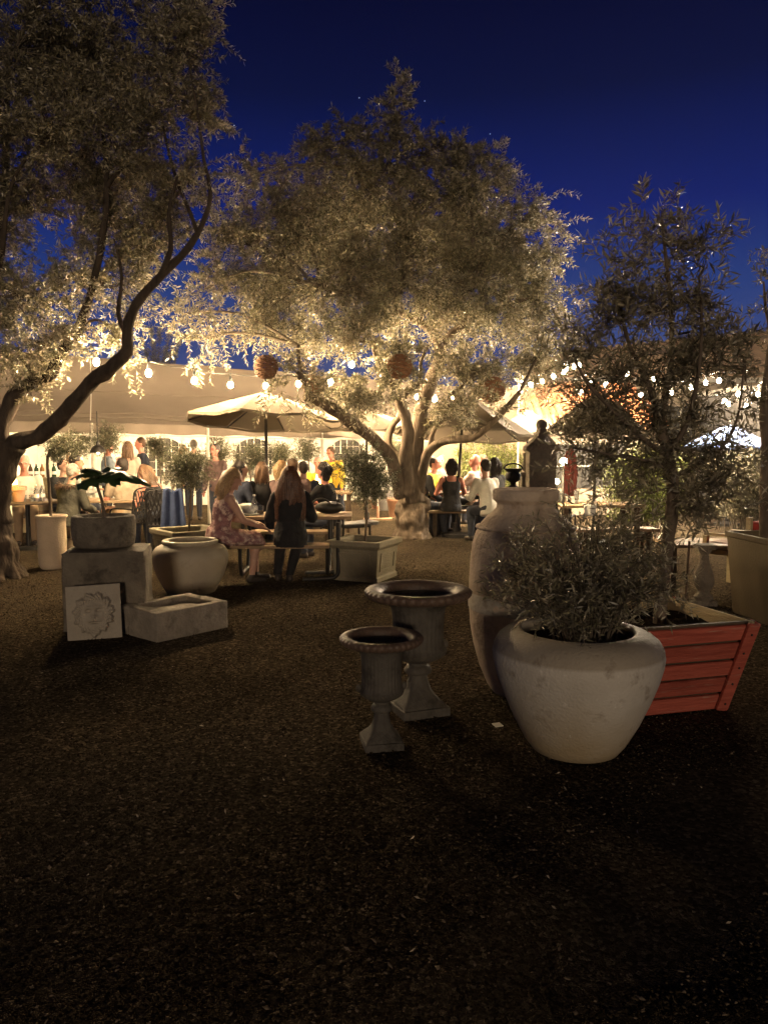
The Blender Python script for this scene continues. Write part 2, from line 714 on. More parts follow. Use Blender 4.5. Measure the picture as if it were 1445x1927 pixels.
def stained_pot():
    m = mat('weathered pale pot', (.68, .63, .545), (.53, .485, .41), 2.6, .62, .3, 70, c3=(.36, .31, .25), s3=5.5, t3=.61, spec=.3)
    n, l = m.node_tree.nodes, m.node_tree.links
    b = n["Principled BSDF"]
    src = b.inputs["Base Color"].links[0].from_socket
    t = n.new("ShaderNodeTexCoord")
    sp = n.new("ShaderNodeSeparateXYZ")
    l.new(t.outputs["Object"], sp.inputs[0])
    nz = n.new("ShaderNodeTexNoise")
    nz.inputs["Scale"].default_value = 3.2
    nz.inputs["Detail"].default_value = 7
    l.new(t.outputs["Object"], nz.inputs["Vector"])
    mr = n.new("ShaderNodeMapRange")
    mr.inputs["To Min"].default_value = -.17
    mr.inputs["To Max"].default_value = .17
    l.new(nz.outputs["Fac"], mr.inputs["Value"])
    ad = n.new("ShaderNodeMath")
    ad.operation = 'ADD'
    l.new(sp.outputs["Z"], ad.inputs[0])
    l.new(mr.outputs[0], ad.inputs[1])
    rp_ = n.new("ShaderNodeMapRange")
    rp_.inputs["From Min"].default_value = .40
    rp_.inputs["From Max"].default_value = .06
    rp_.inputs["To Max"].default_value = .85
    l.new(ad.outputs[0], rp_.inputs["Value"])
    mx = n.new("ShaderNodeMix")
    mx.data_type = 'RGBA'
    l.new(rp_.outputs[0], mx.inputs["Factor"])
    l.new(src, mx.inputs[6])
    mx.inputs[7].default_value = (.40, .30, .16, 1)
    # dark rings under the shoulder and pale lime bloom
    wv = n.new("ShaderNodeTexNoise")
    wv.inputs["Scale"].default_value = 9
    wv.inputs["Detail"].default_value = 9
    wv.inputs["Roughness"].default_value = .75
    l.new(t.outputs["Object"], wv.inputs["Vector"])
    cr = n.new("ShaderNodeMapRange")
    cr.inputs["From Min"].default_value = .60
    cr.inputs["From Max"].default_value = .70
    l.new(wv.outputs["Fac"], cr.inputs["Value"])
    m2 = n.new("ShaderNodeMix")
    m2.data_type = 'RGBA'
    l.new(cr.outputs[0], m2.inputs["Factor"])
    l.new(mx.outputs[2], m2.inputs[6])
    m2.inputs[7].default_value = (.80, .75, .66, 1)
    # tide mark of old soil below the lip
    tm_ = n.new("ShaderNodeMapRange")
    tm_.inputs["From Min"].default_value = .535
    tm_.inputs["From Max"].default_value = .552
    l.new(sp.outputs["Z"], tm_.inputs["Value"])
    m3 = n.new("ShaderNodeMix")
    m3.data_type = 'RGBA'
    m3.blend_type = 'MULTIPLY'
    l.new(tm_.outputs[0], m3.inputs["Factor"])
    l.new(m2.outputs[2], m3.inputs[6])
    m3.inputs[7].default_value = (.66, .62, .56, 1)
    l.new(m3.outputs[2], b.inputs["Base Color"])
    return m


M['pot_stained'] = stained_pot()
M['glaze_tan'] = mat('tan glazed pot', (.42, .36, .27), (.35, .295, .215), 3, .6, .15, 60, spec=.4, c3=(.25, .205, .15), s3=4, t3=.64)
M['jar'] = mat('old terracotta jar', (.68, .55, .42), (.53, .42, .31), 3.2, .85, .5, 40, c3=(.42, .31, .22), s3=5.5, t3=.58)
M['jar_band'] = mat('lime washed band', (.66, .62, .54), (.52, .47, .39), 7, .9, .4, 40, c3=(.36, .29, .22), s3=6, t3=.56)
M['jar_red'] = mat('red clay stain', (.30, .15, .10), (.36, .24, .17), 5, .9, .4, 40)
M['terra'] = mat('terracotta', (.45, .25, .16), (.36, .19, .12), 6, .85, .3, 40)
M['planter'] = mat('square planter cement', (.30, .26, .18), (.23, .20, .135), 5, .85, .35, 50)
M['planter_tan'] = mat('tan planter', (.125, .09, .046), (.105, .076, .039), 3, .7, .15, 50)
M['cream_pot'] = mat('cream clay pot', (.58, .46, .33), (.50, .39, .27), 5, .8, .3, 50)
M['soil'] = mat('potting soil', (.022, .016, .011), (.011, .008, .006), 30, 1.0, .9, 60, spec=0)
M['redwood'] = mat('red stained plank', (.66, .155, .10), (.40, .08, .052), 3, .8, .6, 18, stretch=(1, 6, 14), c3=(.60, .33, .24), s3=2.6, t3=.63, vary=.28)
M['pale_plank'] = mat('bare plank', (.46, .37, .22), (.36, .28, .16), 3, .8, .4, 18, stretch=(6, 1, 14), vary=.15)
M['wood'] = mat('weathered table wood', (.40, .28, .17), (.27, .18, .105), 4, .7, .4, 20, stretch=(1, 8, 8), vary=.2)
M['wood_dark'] = mat('dark table wood', (.12, .08, .05), (.07, .048, .03), 4, .6, .4, 20, stretch=(1, 8, 8))
M['wicker'] = mat('wicker cane', (.30, .155, .085), (.18, .085, .045), 20, .7, .3, 60)
M['tile'] = mat('clay roof tile', (.50, .19, .085), (.36, .125, .055), 3, .85, .4, 30, c3=(.55, .30, .17), s3=1.6, t3=.6, vary=.3)
M['tile_pale'] = mat('pale roof tile', (.52, .36, .24), (.42, .28, .18), 3, .85, .4, 30)
M['stucco'] = mat('stucco wall', (.44, .36, .27), (.36, .29, .21), 2, .9, .4, 30)
M['stucco_grey'] = mat('grey wall', (.25, .23, .21), (.20, .185, .17), 2, .9, .4, 30)
M['white'] = mat('white cloth', (.78, .76, .70), (.70, .68, .62), 8, .9, .2, 30)
M['paper'] = mat('paper scrap', (.75, .72, .64), None, 8, .9, .1, 30)
M['cable'] = mat('black cable', (.02, .02, .02), None, 8, .6, 0)
M['bulb'] = glow('warm bulb', (1.0, .70, .37), BULB_FRONT)
M['bulb_tent'] = glow('tent bulb', (1.0, .73, .42), BULB)
M['bulb_cool'] = glow('pale bulb', (1.0, .79, .54), BULB_FAR)
M['lamp_glow'] = glow('amber lamp', (1.0, .62, .12), 22)
M['lamp_core'] = glow('lamp bulb', (1.0, .75, .40), 900)
M['water_glass'] = glass('clear bottle', (.92, .95, .97))
M['drink'] = mat('orange drink', (.75, .42, .05), None, 5, .2, 0, emit=None)

# ================================================================ ground
def ground_material():
    m, n, l, b = _nodes('dark gravel and mulch')
    t = n.new("ShaderNodeTexCoord")
    v = n.new("ShaderNodeTexVoronoi")
    v.inputs["Scale"].default_value = 66
    l.new(t.outputs["Object"], v.inputs["Vector"])
    v2 = n.new("ShaderNodeTexVoronoi")
    v2.inputs["Scale"].default_value = 150
    l.new(t.outputs["Object"], v2.inputs["Vector"])
    sep = n.new("ShaderNodeSeparateColor")
    l.new(v.outputs["Color"], sep.inputs[0])
    r = n.new("ShaderNodeValToRGB")
    e = r.color_ramp.elements
    e[0].color, e[1].color = (.034, .0255, .0165, 1), (.19, .146, .098, 1)
    x = e.new(.55)
    x.color = (.072, .055, .036, 1)
    x = e.new(.86)
    x.color = (.112, .085, .056, 1)
    l.new(sep.outputs[0], r.inputs[0])
    nz = n.new("ShaderNodeTexNoise")
    nz.inputs["Scale"].default_value = .9
    nz.inputs["Detail"].default_value = 9
    l.new(t.outputs["Object"], nz.inputs["Vector"])
    mr = n.new("ShaderNodeMapRange")
    mr.inputs["To Min"].default_value = .35
    mr.inputs["To Max"].default_value = 1.65
    l.new(nz.outputs["Fac"], mr.inputs["Value"])
    mx = n.new("ShaderNodeMix")
    mx.data_type = 'RGBA'
    mx.blend_type = 'MULTIPLY'
    mx.inputs["Factor"].default_value = 1
    l.new(r.outputs[0], mx.inputs[6])
    l.new(mr.outputs[0], mx.inputs[7])
    l.new(mx.outputs[2], b.inputs["Base Color"])
    b.inputs["Roughness"].default_value = 1.0
    b.inputs["Specular IOR Level"].default_value = 0.0
    ad = n.new("ShaderNodeMath")
    ad.operation = 'ADD'
    l.new(v.outputs["Distance"], ad.inputs[0])
    l.new(v2.outputs["Distance"], ad.inputs[1])
    bp = n.new("ShaderNodeBump")
    bp.inputs["Strength"].default_value = 1.0
    bp.inputs["Distance"].default_value = .014
    bp.invert = True
    l.new(ad.outputs[0], bp.inputs["Height"])
    l.new(bp.outputs[0], b.inputs["Normal"])
    return m


M['ground'] = ground_material()
gm = MB()
xs = [-400, -60, -20] + [x * .5 for x in range(-24, 25)] + [20, 60, 400]
ys = [-60, -10] + [y * .5 for y in range(0, 60)] + [40, 80, 500]
gv = [(x, y, (.022 * noise.noise(Vector((x * .9, y * .9, 3))) + .014 * noise.noise(Vector((x * 2.7, y * 2.7, 5))) if -12 < x < 12 and 0 < y < 25 else 0)) for y in ys for x in xs]
gm.add(gv, [(j * len(xs) + i, j * len(xs) + i + 1, (j + 1) * len(xs) + i + 1, (j + 1) * len(xs) + i) for j in range(len(ys) - 1) for i in range(len(xs) - 1)])
struct(gm.build('ground', M['ground'], smooth=180))


def chips(name, n, size, mats, seed, ymin, ymax, bias, flat=.55):
    """loose stones on the ground, dense near the camera"""
    rs = np.random.RandomState(seed)
    y = ymin * (ymax / ymin) ** (rs.uniform(0, 1, n) ** bias)
    x = rs.uniform(-.56, .56, n) * y
    k = rs.uniform(.4, 1.0, n) * size
    T = np.array([(1, 0, 0), (-1, 0, 0), (0, 1, 0), (0, -1, 0), (0, 0, 1), (0, 0, -1)], dtype=float)
    F = np.array([(0, 2, 4), (2, 1, 4), (1, 3, 4), (3, 0, 4), (2, 0, 5), (1, 2, 5), (3, 1, 5), (0, 3, 5)])
    V = np.repeat(T[None], n, 0) * rs.uniform(.45, 1.2, (n, 6, 1))
    V[..., 0] *= rs.uniform(.7, 1.7, (n, 1))
    V[..., 2] *= flat
    a = rs.uniform(0, 2 * pi, n)
    ca, sa = np.cos(a)[:, None], np.sin(a)[:, None]
    X, Y_ = V[..., 0] * ca - V[..., 1] * sa, V[..., 0] * sa + V[..., 1] * ca
    ti = rs.normal(0, .35, (n, 1))
    Z = V[..., 2] + X * ti
    P = np.stack([X * k[:, None] + x[:, None], Y_ * k[:, None] + y[:, None], Z * k[:, None] + (k * .25)[:, None] + .004], -1).reshape(-1, 3)
    Fs = (F[None] + (np.arange(n) * 6)[:, None, None]).reshape(-1, 3)
    me = bpy.data.meshes.new(name)
    me.vertices.add(len(P))
    me.vertices.foreach_set("co", P.astype(np.float32).ravel())
    me.loops.add(len(Fs) * 3)
    me.polygons.add(len(Fs))
    me.loops.foreach_set("vertex_index", Fs.astype(np.int32).ravel())
    me.polygons.foreach_set("loop_start", np.arange(0, len(Fs) * 3, 3, dtype=np.int32))
    me.polygons.foreach_set("material_index", np.repeat(rs.randint(0, len(mats), n), 8).astype(np.int32))
    me.update()
    for m in mats:
        me.materials.append(m)
    return link(name, me)


M['chip_a'] = mat('gravel chip dark', (.036, .027, .017), (.022, .016, .010), 3, 1.0, 0, spec=0)
M['chip_b'] = mat('gravel chip', (.078, .058, .037), (.048, .036, .023), 3, 1.0, 0, spec=0)
M['chip_c'] = mat('gravel chip pale', (.22, .165, .11), (.14, .105, .07), 3, .9, 0, spec=.1)
tag(chips('gravel', 42000, .0105, [M['chip_a']] * 6 + [M['chip_b']] * 5 + [M['chip_c']], 5, 2.0, 14, .85), 'dark coarse gravel scattered over the yard ground', 'gravel', kind='stuff')
M['dry_leaf'] = leaf_mat('fallen leaf', (.42, .34, .24), (.36, .30, .22), .7, .1, .5)
rs_ = np.random.RandomState(3)
n_ = 95
y_ = 2.2 * (11 / 2.2) ** rs_.uniform(0, 1, n_)
P_ = np.stack([rs_.uniform(-.5, .5, n_) * y_, y_, np.full(n_, .022)], -1)
D_ = nrm(np.stack([rs_.normal(size=n_), rs_.normal(size=n_), np.full(n_, .05)], -1))
V_, Q_, I_ = leaves_on(rs_, P_, D_, np.full(n_, .004), 1, .026, .009, 0, .1, .0004)
k_ = n_
tag(quads('leaf_litter', V_[:k_ * 4], Q_[:k_], I_[:k_], [M['dry_leaf']]), 'dry pale olive leaves fallen on the gravel', 'leaf litter', kind='stuff')
sc_ = MB()
p_ = on_z(936, 1364, .03)
sc_.box(p_, (.05, .045, .003), Matrix.Rotation(.4, 3, 'Z') @ Matrix.Rotation(.12, 3, 'X'))
tag(sc_.build('paper_scrap', M['paper'], smooth=0), 'small white paper scrap lying on gravel beside the big round pot', 'paper')

# ================================================================ stars
for px, py, l_ in ((676, 181, 'tiny star just left of the tallest olive tip'), (799, 187, 'tiny star just right of the tallest olive tip'), (922, 249, 'faint star over the right shoulder of the middle olive'),
                   (441, 233, 'faint star in the gap between the two big olives'), (1374, 421, 'faint star above the right side of the boxed tree')):
    d = ray(px, py).normalized() * 900
    s_ = MB().ball((0, 0, 0), .55, 8, 6).build('star', glow('star light', (.75, .85, 1.0), .9), smooth=180)
    s_.location = d
    tag(s_, l_, 'star', 'stars in the evening sky')

# ================================================================ marquee tent
TENT = thing('marquee_tent', 'long cream marquee tent glowing from inside behind the dining tables', 'tent')


def tent_line(pxa, ya, pya, pxb, yb, pyb):
    a, b = at(pxa, pya, ya), at(pxb, pyb, yb)
    return a, b


e0, e1 = tent_line(-90, 14.0, 787, 900, 18.6, 812)
r0, r1 = tent_line(-90, 16.6, 650, 900, 21.0, 728)
w0 = Vector((e0.x - 1.9 * .42, e0.y + 5.2, 2.1))
w1 = Vector((e1.x - 1.9 * .42, e1.y + 5.4, 2.1))


def on_line(a, b, px):
    """where the vertical plane through this pixel column meets the ground line a-b"""
    k = (px - CX) / FPX
    lo, hi = 0.0, 1.0
    for _ in range(40):
        t = (lo + hi) / 2
        p = a.lerp(b, t)
        depth = p.y * cos(radians(PITCH)) - (p.z - CAM_H) * sin(radians(PITCH))
        if p.x / depth < k:
            lo = t
        else:
            hi = t
    return a.lerp(b, lo)


def roof_pt(a0, a1, b0, b1):
    def f(u, v):
        p = a0.lerp(a1, u).lerp(b0.lerp(b1, u), v)
        bay = (u * 7) % 1
        sag = .10 * sin(pi * v) + .05 * sin(pi * bay) * (1 - v * .4)
        return p + Vector((0, 0, -sag + .012 * noise.noise(Vector((u * 40, v * 6, 1)))))
    return f


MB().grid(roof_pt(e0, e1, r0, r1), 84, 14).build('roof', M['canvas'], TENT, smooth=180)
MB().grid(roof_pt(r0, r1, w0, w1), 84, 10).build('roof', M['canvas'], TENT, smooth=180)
MB().grid(lambda u, v: e0.lerp(e1, u) + Vector((.0, -.02 - .012 * sin(u * 160), -.02 - v * (.20 + .012 * sin(u * 90)))), 160, 3).build('valance', M['canvas'], TENT, smooth=180)
MB().tube([e0.lerp(e1, i / 60) + Vector((0, -.05, -.235 - .022 * abs(sin(i * pi / 5)))) for i in range(61)], .011, 5).build('rope', M['pole_pale'], TENT)


for v_, r_ in ((.52, .008), (.10, .014), (.17, .010)):
    rf = roof_pt(e0, e1, r0, r1)
    MB().tube([rf(i / 90, v_) + Vector((0, -.012, .012)) for i in range(91)], r_, 5).build('seam', M['canvas'], TENT, smooth=180)


def wall_pt(u, v):
    p = w0.lerp(w1, u)
    n_w = Vector((w1.y - w0.y, -(w1.x - w0.x), 0)).normalized()
    w = .05 * noise.noise(Vector((u * 60, v * 1.2 + u * 22, 2))) + .03 * noise.noise(Vector((u * 18 + v * 3, v * 9, 7)))
    return Vector((p.x, p.y, 2.12 * v)) - n_w * w


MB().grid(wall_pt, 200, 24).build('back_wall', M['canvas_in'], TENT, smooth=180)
for a, b, c in ((w0, e0, r0), (w1, e1, r1)):
    g_ = MB()
    g_.add([a, b, c, (a.x, a.y, 0), (b.x, b.y, 0)], [(0, 1, 2), (0, 3, 4, 1)])
    if c is r0:
        g_.build('end_wall', M['canvas_in'], TENT, smooth=0)
for px in (-60, 173, 391, 606, 790):
    p = on_line(e0, e1, px)
    MB().tube([(p.x, p.y, 0), (p.x, p.y, p.z - .02)], .032, 8).build('pole', M['pole_pale'], TENT)
for px, py in ((172, 668), (560, 705)):
    a, b = on_line(e0, e1, px), on_line(r0, r1, px)
    MB().tube([a + Vector((0, -.03, .03)), a.lerp(b, .5) + Vector((0, 0, -.04)), b + Vector((0, -.05, .05))], .012, 5).build('seam', M['pole_pale'], TENT)
wd = (w1 - w0)
wd.z = 0
wd.normalize()
wn_ = Vector((wd.y, -wd.x, 0))
for px in (306, 476, 650):
    p = on_line(w0, w1, px)
    c = Vector((p.x, p.y, 0)) + wn_ * .10
    W, Z0, Z1 = .50, .80, 1.50

    def arch(s):
        pts = [(-W * s, Z0)] + [(W * s, Z0)] + [(W * s * cos(a), Z1 + .32 * s * sin(a)) for a in np.linspace(0, pi, 15)]
        return pts
    m_ = MB()
    f_ = [c + wd * x + Vector((0, 0, z)) for x, z in arch(1)]
    m_.add(f_ + [q - wn_ * .02 for q in f_], [tuple(range(len(f_)))])
    w_ = m_.build('window', M['glass_dark'], TENT, smooth=0)
    g_ = MB()
    for k in range(-2, 3):
        x = k * W / 2.5 * 1.0
        top = Z1 + .32 * sqrt(max(0, 1 - (x / W) ** 2))
        g_.beam(c + wn_ * .012 + wd * x + Vector((0, 0, Z0)), c + wn_ * .012 + wd * x + Vector((0, 0, top)), .028, .012, wn_)
    for k in range(5):
        z = Z0 + .2 * k
        half = W if z <= Z1 else W * sqrt(max(0, 1 - ((z - Z1) / .32) ** 2))
        g_.beam(c + wn_ * .022 - wd * half + Vector((0, 0, z)), c + wn_ * .022 + wd * half + Vector((0, 0, z)), .026, .010, (0, 0, 1))
    g_.build('window_bars', M['canvas_in'], w_, smooth=0)

# ================================================================ buildings on the right
def tiled_roof(parent, a, b, c, d, cols, rows, m, tile_mesh):
    """a-b eave, d-c ridge. Each tile is an object sharing one mesh."""
    un = (b - a).cross(d - a).normalized()
    if un.z < 0:
        un = -un
    base = MB()
    base.add([a, b, c, d] + [q - un * .12 for q in (a, b, c, d)], [(0, 1, 2, 3), (7, 6, 5, 4), (0, 4, 5, 1), (1, 5, 6, 2), (2, 6, 7, 3), (3, 7, 4, 0)])
    ro = base.build('roof', m, parent, smooth=0)
    for j in range(rows):
        v = (j + .5) / rows
        l0, l1 = a.lerp(d, v), b.lerp(c, v)
        n_c = max(1, int(cols * (l1 - l0).length / (b - a).length))
        for i in range(n_c):
            p = l0.lerp(l1, (i + .5) / n_c)
            o = bpy.data.objects.new('roof_tile', tile_mesh)
            COL.objects.link(o)
            o.parent = ro
            X = (l1 - l0).normalized()
            Y_ = (l0.lerp(l1, .5) * 0 + (d - a) * .5 + (c - b) * .5)
            Y_ = (Y_ - X * Y_.dot(X)).normalized()
            Z = X.cross(Y_)
            R = Matrix((X, Y_, Z)).transposed().to_4x4()
            wx = (l1 - l0).length / n_c
            ly = ((d - a).length / rows)
            R = R @ Matrix.Rotation(radians(3 + random.uniform(-1.5, 1.5)), 4, 'X') @ Matrix.Diagonal((wx, ly * 1.12, wx * .8, 1))
            o.matrix_local = Matrix.Translation(p + un * .02) @ R
    return ro


tm = MB()
tm.grid(lambda u, v: Vector(((u - .5), v - .5, .42 * sin(pi * u) ** .8 + .04 * (1 - v))), 6, 1)
TILE = tm.mesh('roof_tile')
TILE.materials.append(M['tile'])
TILE.shade_smooth()
TILE_P = TILE.copy()
TILE_P.materials.clear()
TILE_P.materials.append(M['tile_pale'])

KI = thing('tiled_kiosk', 'low kiosk with an orange clay tile hip roof behind the boxed tree', 'kiosk')
ka, kb = at(962, 803, 17.2), at(1252, 798, 17.2)
kc, kd = at(1176, 728, 19.0), at(1022, 724, 19.0)
tiled_roof(KI, ka, kb, kc, kd, 21, 6, M['tile'], TILE)
k2 = at(1252, 798, 17.2) + Vector((.2, 3.6, 0))
tiled_roof(KI, kb, k2, kc + Vector((0, .3, 0)), kc + Vector((0, .01, 0)), 10, 6, M['tile'], TILE)
kw = MB()
kx0, kx1 = ka.x + .45, kb.x - .45
kw.box(((kx0 + kx1) / 2, 19.2, ka.z / 2 - .05), (kx1 - kx0, 3.0, ka.z - .14))
kw.build('wall', M['stucco'], KI, smooth=0)
for i in range(4):
    x = kx0 + .5 + i * (kx1 - kx0 - 1) / 3
    f_ = MB().box((x, 17.69, 1.15), (.52, .03, 1.0)).build('window', M['lamp_pane'] if 'lamp_pane' in M else M['glass_dark'], KI, smooth=0)
    MB().box((x, 17.665, 1.15), (.035, .02, 1.0)).box((x, 17.66, 1.15), (.52, .02, .035)).build('window_bars', M['pole_pale'], f_, smooth=0)

VI = thing('long_villa', 'long stucco building with a pale tiled roof lit by string lights at right', 'building')
va, vb = at(985, 706, 26), at(1640, 706, 26)
vc, vd = at(1640, 606, 30.5), at(1070, 667, 30.5)
tiled_roof(VI, va, vb, vc, vd, 36, 7, M['tile_pale'], TILE_P)
MB().box(((va.x + vb.x) / 2 + .2, 29.2, va.z / 2 + .02), ((vb.x - va.x) - .8, 5.6, va.z + .04)).build('wall', M['stucco'], VI, smooth=0)
MB().box(((va.x + vb.x) / 2 + .2, 26.15, va.z - .14), ((vb.x - va.x) - .5, .26, .18)).build('fascia', M['pole_pale'], VI, smooth=0)
for px in (1010, 1120, 1280, 1400):
    q = at(px, 790, 26.35)
    f_ = MB().box((q.x, 26.38, 2.2), (1.0, .06, 1.5)).build('window', M['glass_dark'], VI, smooth=0)
    MB().box((q.x, 26.33, 2.2), (.06, .03, 1.5)).box((q.x, 26.325, 2.2), (1.0, .03, .06)).build('window_bars', M['pole_pale'], f_, smooth=0)

SH = thing('grey_shed', 'grey plank walled shed beside the blue lit umbrella at far right', 'shed')
q = at(1415, 800, 19)
g_ = MB()
g_.box((q.x + .9, 20.0, 1.45), (2.6, 2.2, 2.9)).build('wall', M['stucco_grey'], SH, smooth=0)
for i in range(11):
    MB().box((q.x - .32 + i * .235, 18.885, 1.45), (.215, .03, 2.86)).build('plank', M['stucco_grey'], SH, smooth=0)
MB().box((q.x + .9, 19.9, 2.98), (3.0, 2.8, .12)).build('roof', M['pole_pale'], SH, smooth=0, bevel=.02)

GW = thing('garden_wall', 'brown rendered garden wall behind the bamboo and the stone stele', 'wall')
a, b = at(775, 840, 22.6), at(1010, 840, 20.5)
g_ = MB()
g_.add([(a.x, a.y, 0), (b.x, b.y, 0), (b.x, b.y, 3.1), (at(975, 740, 20.8).x, 20.8, 3.25), (a.x, a.y, 2.3)] + [(a.x, a.y + .25, 0), (b.x, b.y + .25, 0), (b.x, b.y + .25, 3.1), (at(975, 740, 20.8).x, 21.05, 3.25), (a.x, a.y + .25, 2.3)],
       [(0, 1, 2, 3, 4), (9, 8, 7, 6, 5), (0, 5, 6, 1), (1, 6, 7, 2), (2, 7, 8, 3), (3, 8, 9, 4), (4, 9, 5, 0)])
g_.build('wall_body', M['stucco'], GW, smooth=0)

# ================================================================ umbrellas
def umbrella(label, px, py_top, py_rim, half_px, Y, m, rot=0.0, sides=8, group='market umbrellas over the tables', tilt=0.0, nod=0.0, pole_px=None, name='market_umbrella'):
    top, rim = at(px, py_top, Y), at(px, py_rim, Y)
    R = px_m(half_px, Y)
    u = thing(name, label, 'umbrella', (top.x, Y, 0), rot, group)
    H, z0 = top.z, rim.z
    pm = MB()
    a0, a1 = -pi / sides, pi / sides
    k = 8

    def f(s, t):
        a = a0 + (a1 - a0) * s
        # straight hem between rib tips, cloth sagging a little between the ribs
        rr = R * cos(pi / sides) / cos(a) * t
        z = H - (H - z0) * (t ** 1.08) - .045 * t * sin(pi * s) ** 2 + .01 * noise.noise(Vector((s * 6, t * 6, px)))
        return Vector((rr * cos(a), rr * sin(a), z))
    pm.grid(f, k, 8)
    pm.grid(lambda s, t: f(s, 1.0) + Vector((0, 0, -.003 - t * .035)) + Vector((f(s, 1.0).x, f(s, 1.0).y, 0)) * (-.008 * t), k, 1)
    me = pm.mesh('canopy_panel')
    me.materials.append(m)
    me.shade_smooth()
    me.set_sharp_from_angle(angle=radians(40))
    tilt_m = Matrix.Translation((0, 0, H)) @ Matrix.Rotation(-rot, 4, 'Z') @ Matrix.Rotation(-nod, 4, 'X') @ Matrix.Rotation(tilt, 4, 'Y') @ Matrix.Rotation(rot, 4, 'Z') @ Matrix.Translation((0, 0, -H))
    rm = MB().tube([(.05, 0, H - .10), (R * .98, 0, z0 - .015)], .011, 5).mesh('rib')
    rm.materials.append(M['pole'])
    for i in range(sides):
        o = link('canopy_panel', me, u)
        o.matrix_local = tilt_m @ Matrix.Rotation(2 * pi * i / sides, 4, 'Z')
        o = link('rib', rm, u)
        o.matrix_local = tilt_m @ Matrix.Rotation(2 * pi * (i + .5) / sides, 4, 'Z')
    foot = Vector((0, 0, 0)) if pole_px is None else Vector((px_m(pole_px - px, Y), 0, 0))
    MB().tube([foot, (0, 0, H + .02)], .024, 8).build('pole', M['pole'], u)
    MB().ball((0, 0, H + .05), .035, 8, 6).build('finial', M['pole'], u)
    MB().lathe([(0, .0), (.25, .0), (.25, .06), (.05, .10), (.05, .25), (0, .25)], 16, foot).build('base', M['iron'], u)
    return u


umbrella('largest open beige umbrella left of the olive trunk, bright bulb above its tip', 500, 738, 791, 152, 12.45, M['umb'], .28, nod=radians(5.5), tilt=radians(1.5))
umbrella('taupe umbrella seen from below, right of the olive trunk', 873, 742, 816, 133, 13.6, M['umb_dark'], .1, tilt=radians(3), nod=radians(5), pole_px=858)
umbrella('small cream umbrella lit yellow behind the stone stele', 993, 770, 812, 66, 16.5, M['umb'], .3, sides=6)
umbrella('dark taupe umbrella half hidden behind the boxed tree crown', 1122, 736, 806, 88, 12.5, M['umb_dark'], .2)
umbrella('white umbrella, blue light painted into its canvas, in front of the grey shed', 1372, 798, 838, 82, 15.5, M['umb_blue_tint'], .35)
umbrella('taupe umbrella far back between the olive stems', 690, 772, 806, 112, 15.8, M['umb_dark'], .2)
cu = thing('closed_umbrella', 'closed maroon umbrella standing between the lamp and the boxed tree', 'umbrella', at(1073, 850, 11.5) * 1)
cu.location.z = 0
MB().tube([(0, 0, 0), (0, 0, 1.62)], .02, 8).build('pole', M['pole'], cu)
MB().lathe([(0, .86), (.075, .86), (.085, 1.0), (.10, 1.2), (.075, 1.45), (.03, 1.58), (0, 1.6)], 16, fn=lambda a, i, r: r * (1 + .18 * cos(a * 8))).build('folded_canopy', M['maroon'], cu)

# ================================================================ string lights
bm_ = MB().lathe([(0, -.075), (.018, -.072), (.031, -.055), (.035, -.035), (.03, -.012), (.018, .006), (.015, .02), (0, .02)], 8).mesh('bulb')
bm_.materials.append(M['bulb'])
bm_.shade_smooth()
bm3 = bm_.copy()
bm3.materials.clear()
bm3.materials.append(M['bulb_tent'])
bm4 = bm_.copy()
bm4.materials.clear()
bm4.materials.append(glow('bright bulb', (1.0, .72, .40), BULB_MID))
bm5 = bm_.copy()
bm5.materials.clear()
bm5.materials.append(glow('near bulb', (1.0, .72, .40), BULB_NEAR))
bm6 = bm_.copy()
bm6.materials.clear()
bm6.materials.append(glow('soft bulb', (1.0, .70, .37), 1700.0))
bm2 = bm_.copy()
bm2.materials.clear()
bm2.materials.append(M['bulb_cool'])
so_ = MB().lathe([(0, .0), (.02, .0), (.021, .06), (.010, .09), (.004, .14), (0, .14)], 8).mesh('socket')
so_.materials.append(M['cable'])


def bm_kind(cool, i):
    if cool == 2:
        return bm4 if i < 3 else bm2
    if cool == 3:
        return bm5 if i < 2 or i > 5 else (bm6 if i > 1 else bm_)
    return bm2 if cool else bm_


def string_light(label, pts, cool=False, ends=None, sag=.05, scale=1.12):
    """pts: (px, py, Y) of each bulb; the cable runs just above them"""
    t = thing('string_light', label, 'string lights', (0, 0, 0), 0, 'strings of bulbs over the dining yard')
    P = [at(*p) for p in pts]
    path = []
    hang = .15 * scale
    full = ([at(*ends[0])] if ends and ends[0] else []) + [p + Vector((0, 0, hang)) for p in P] + ([at(*ends[1])] if ends and ends[1] else [])
    for i in range(len(full) - 1):
        for j in range(5):
            s = j / 5
            path.append(full[i].lerp(full[i + 1], s) + Vector((0, 0, -sag * 4 * s * (1 - s) * .5)))
    path.append(full[-1])
    MB().tube(path, .006, 5).build('cable', M['cable'], t)
    for i, p in enumerate(P):
        b = link('bulb', bm_kind(cool, i), t)
        b.location = p + Vector((0, 0, .035))
        b.scale = (scale,) * 3
        link('socket', so_, b)
    return t


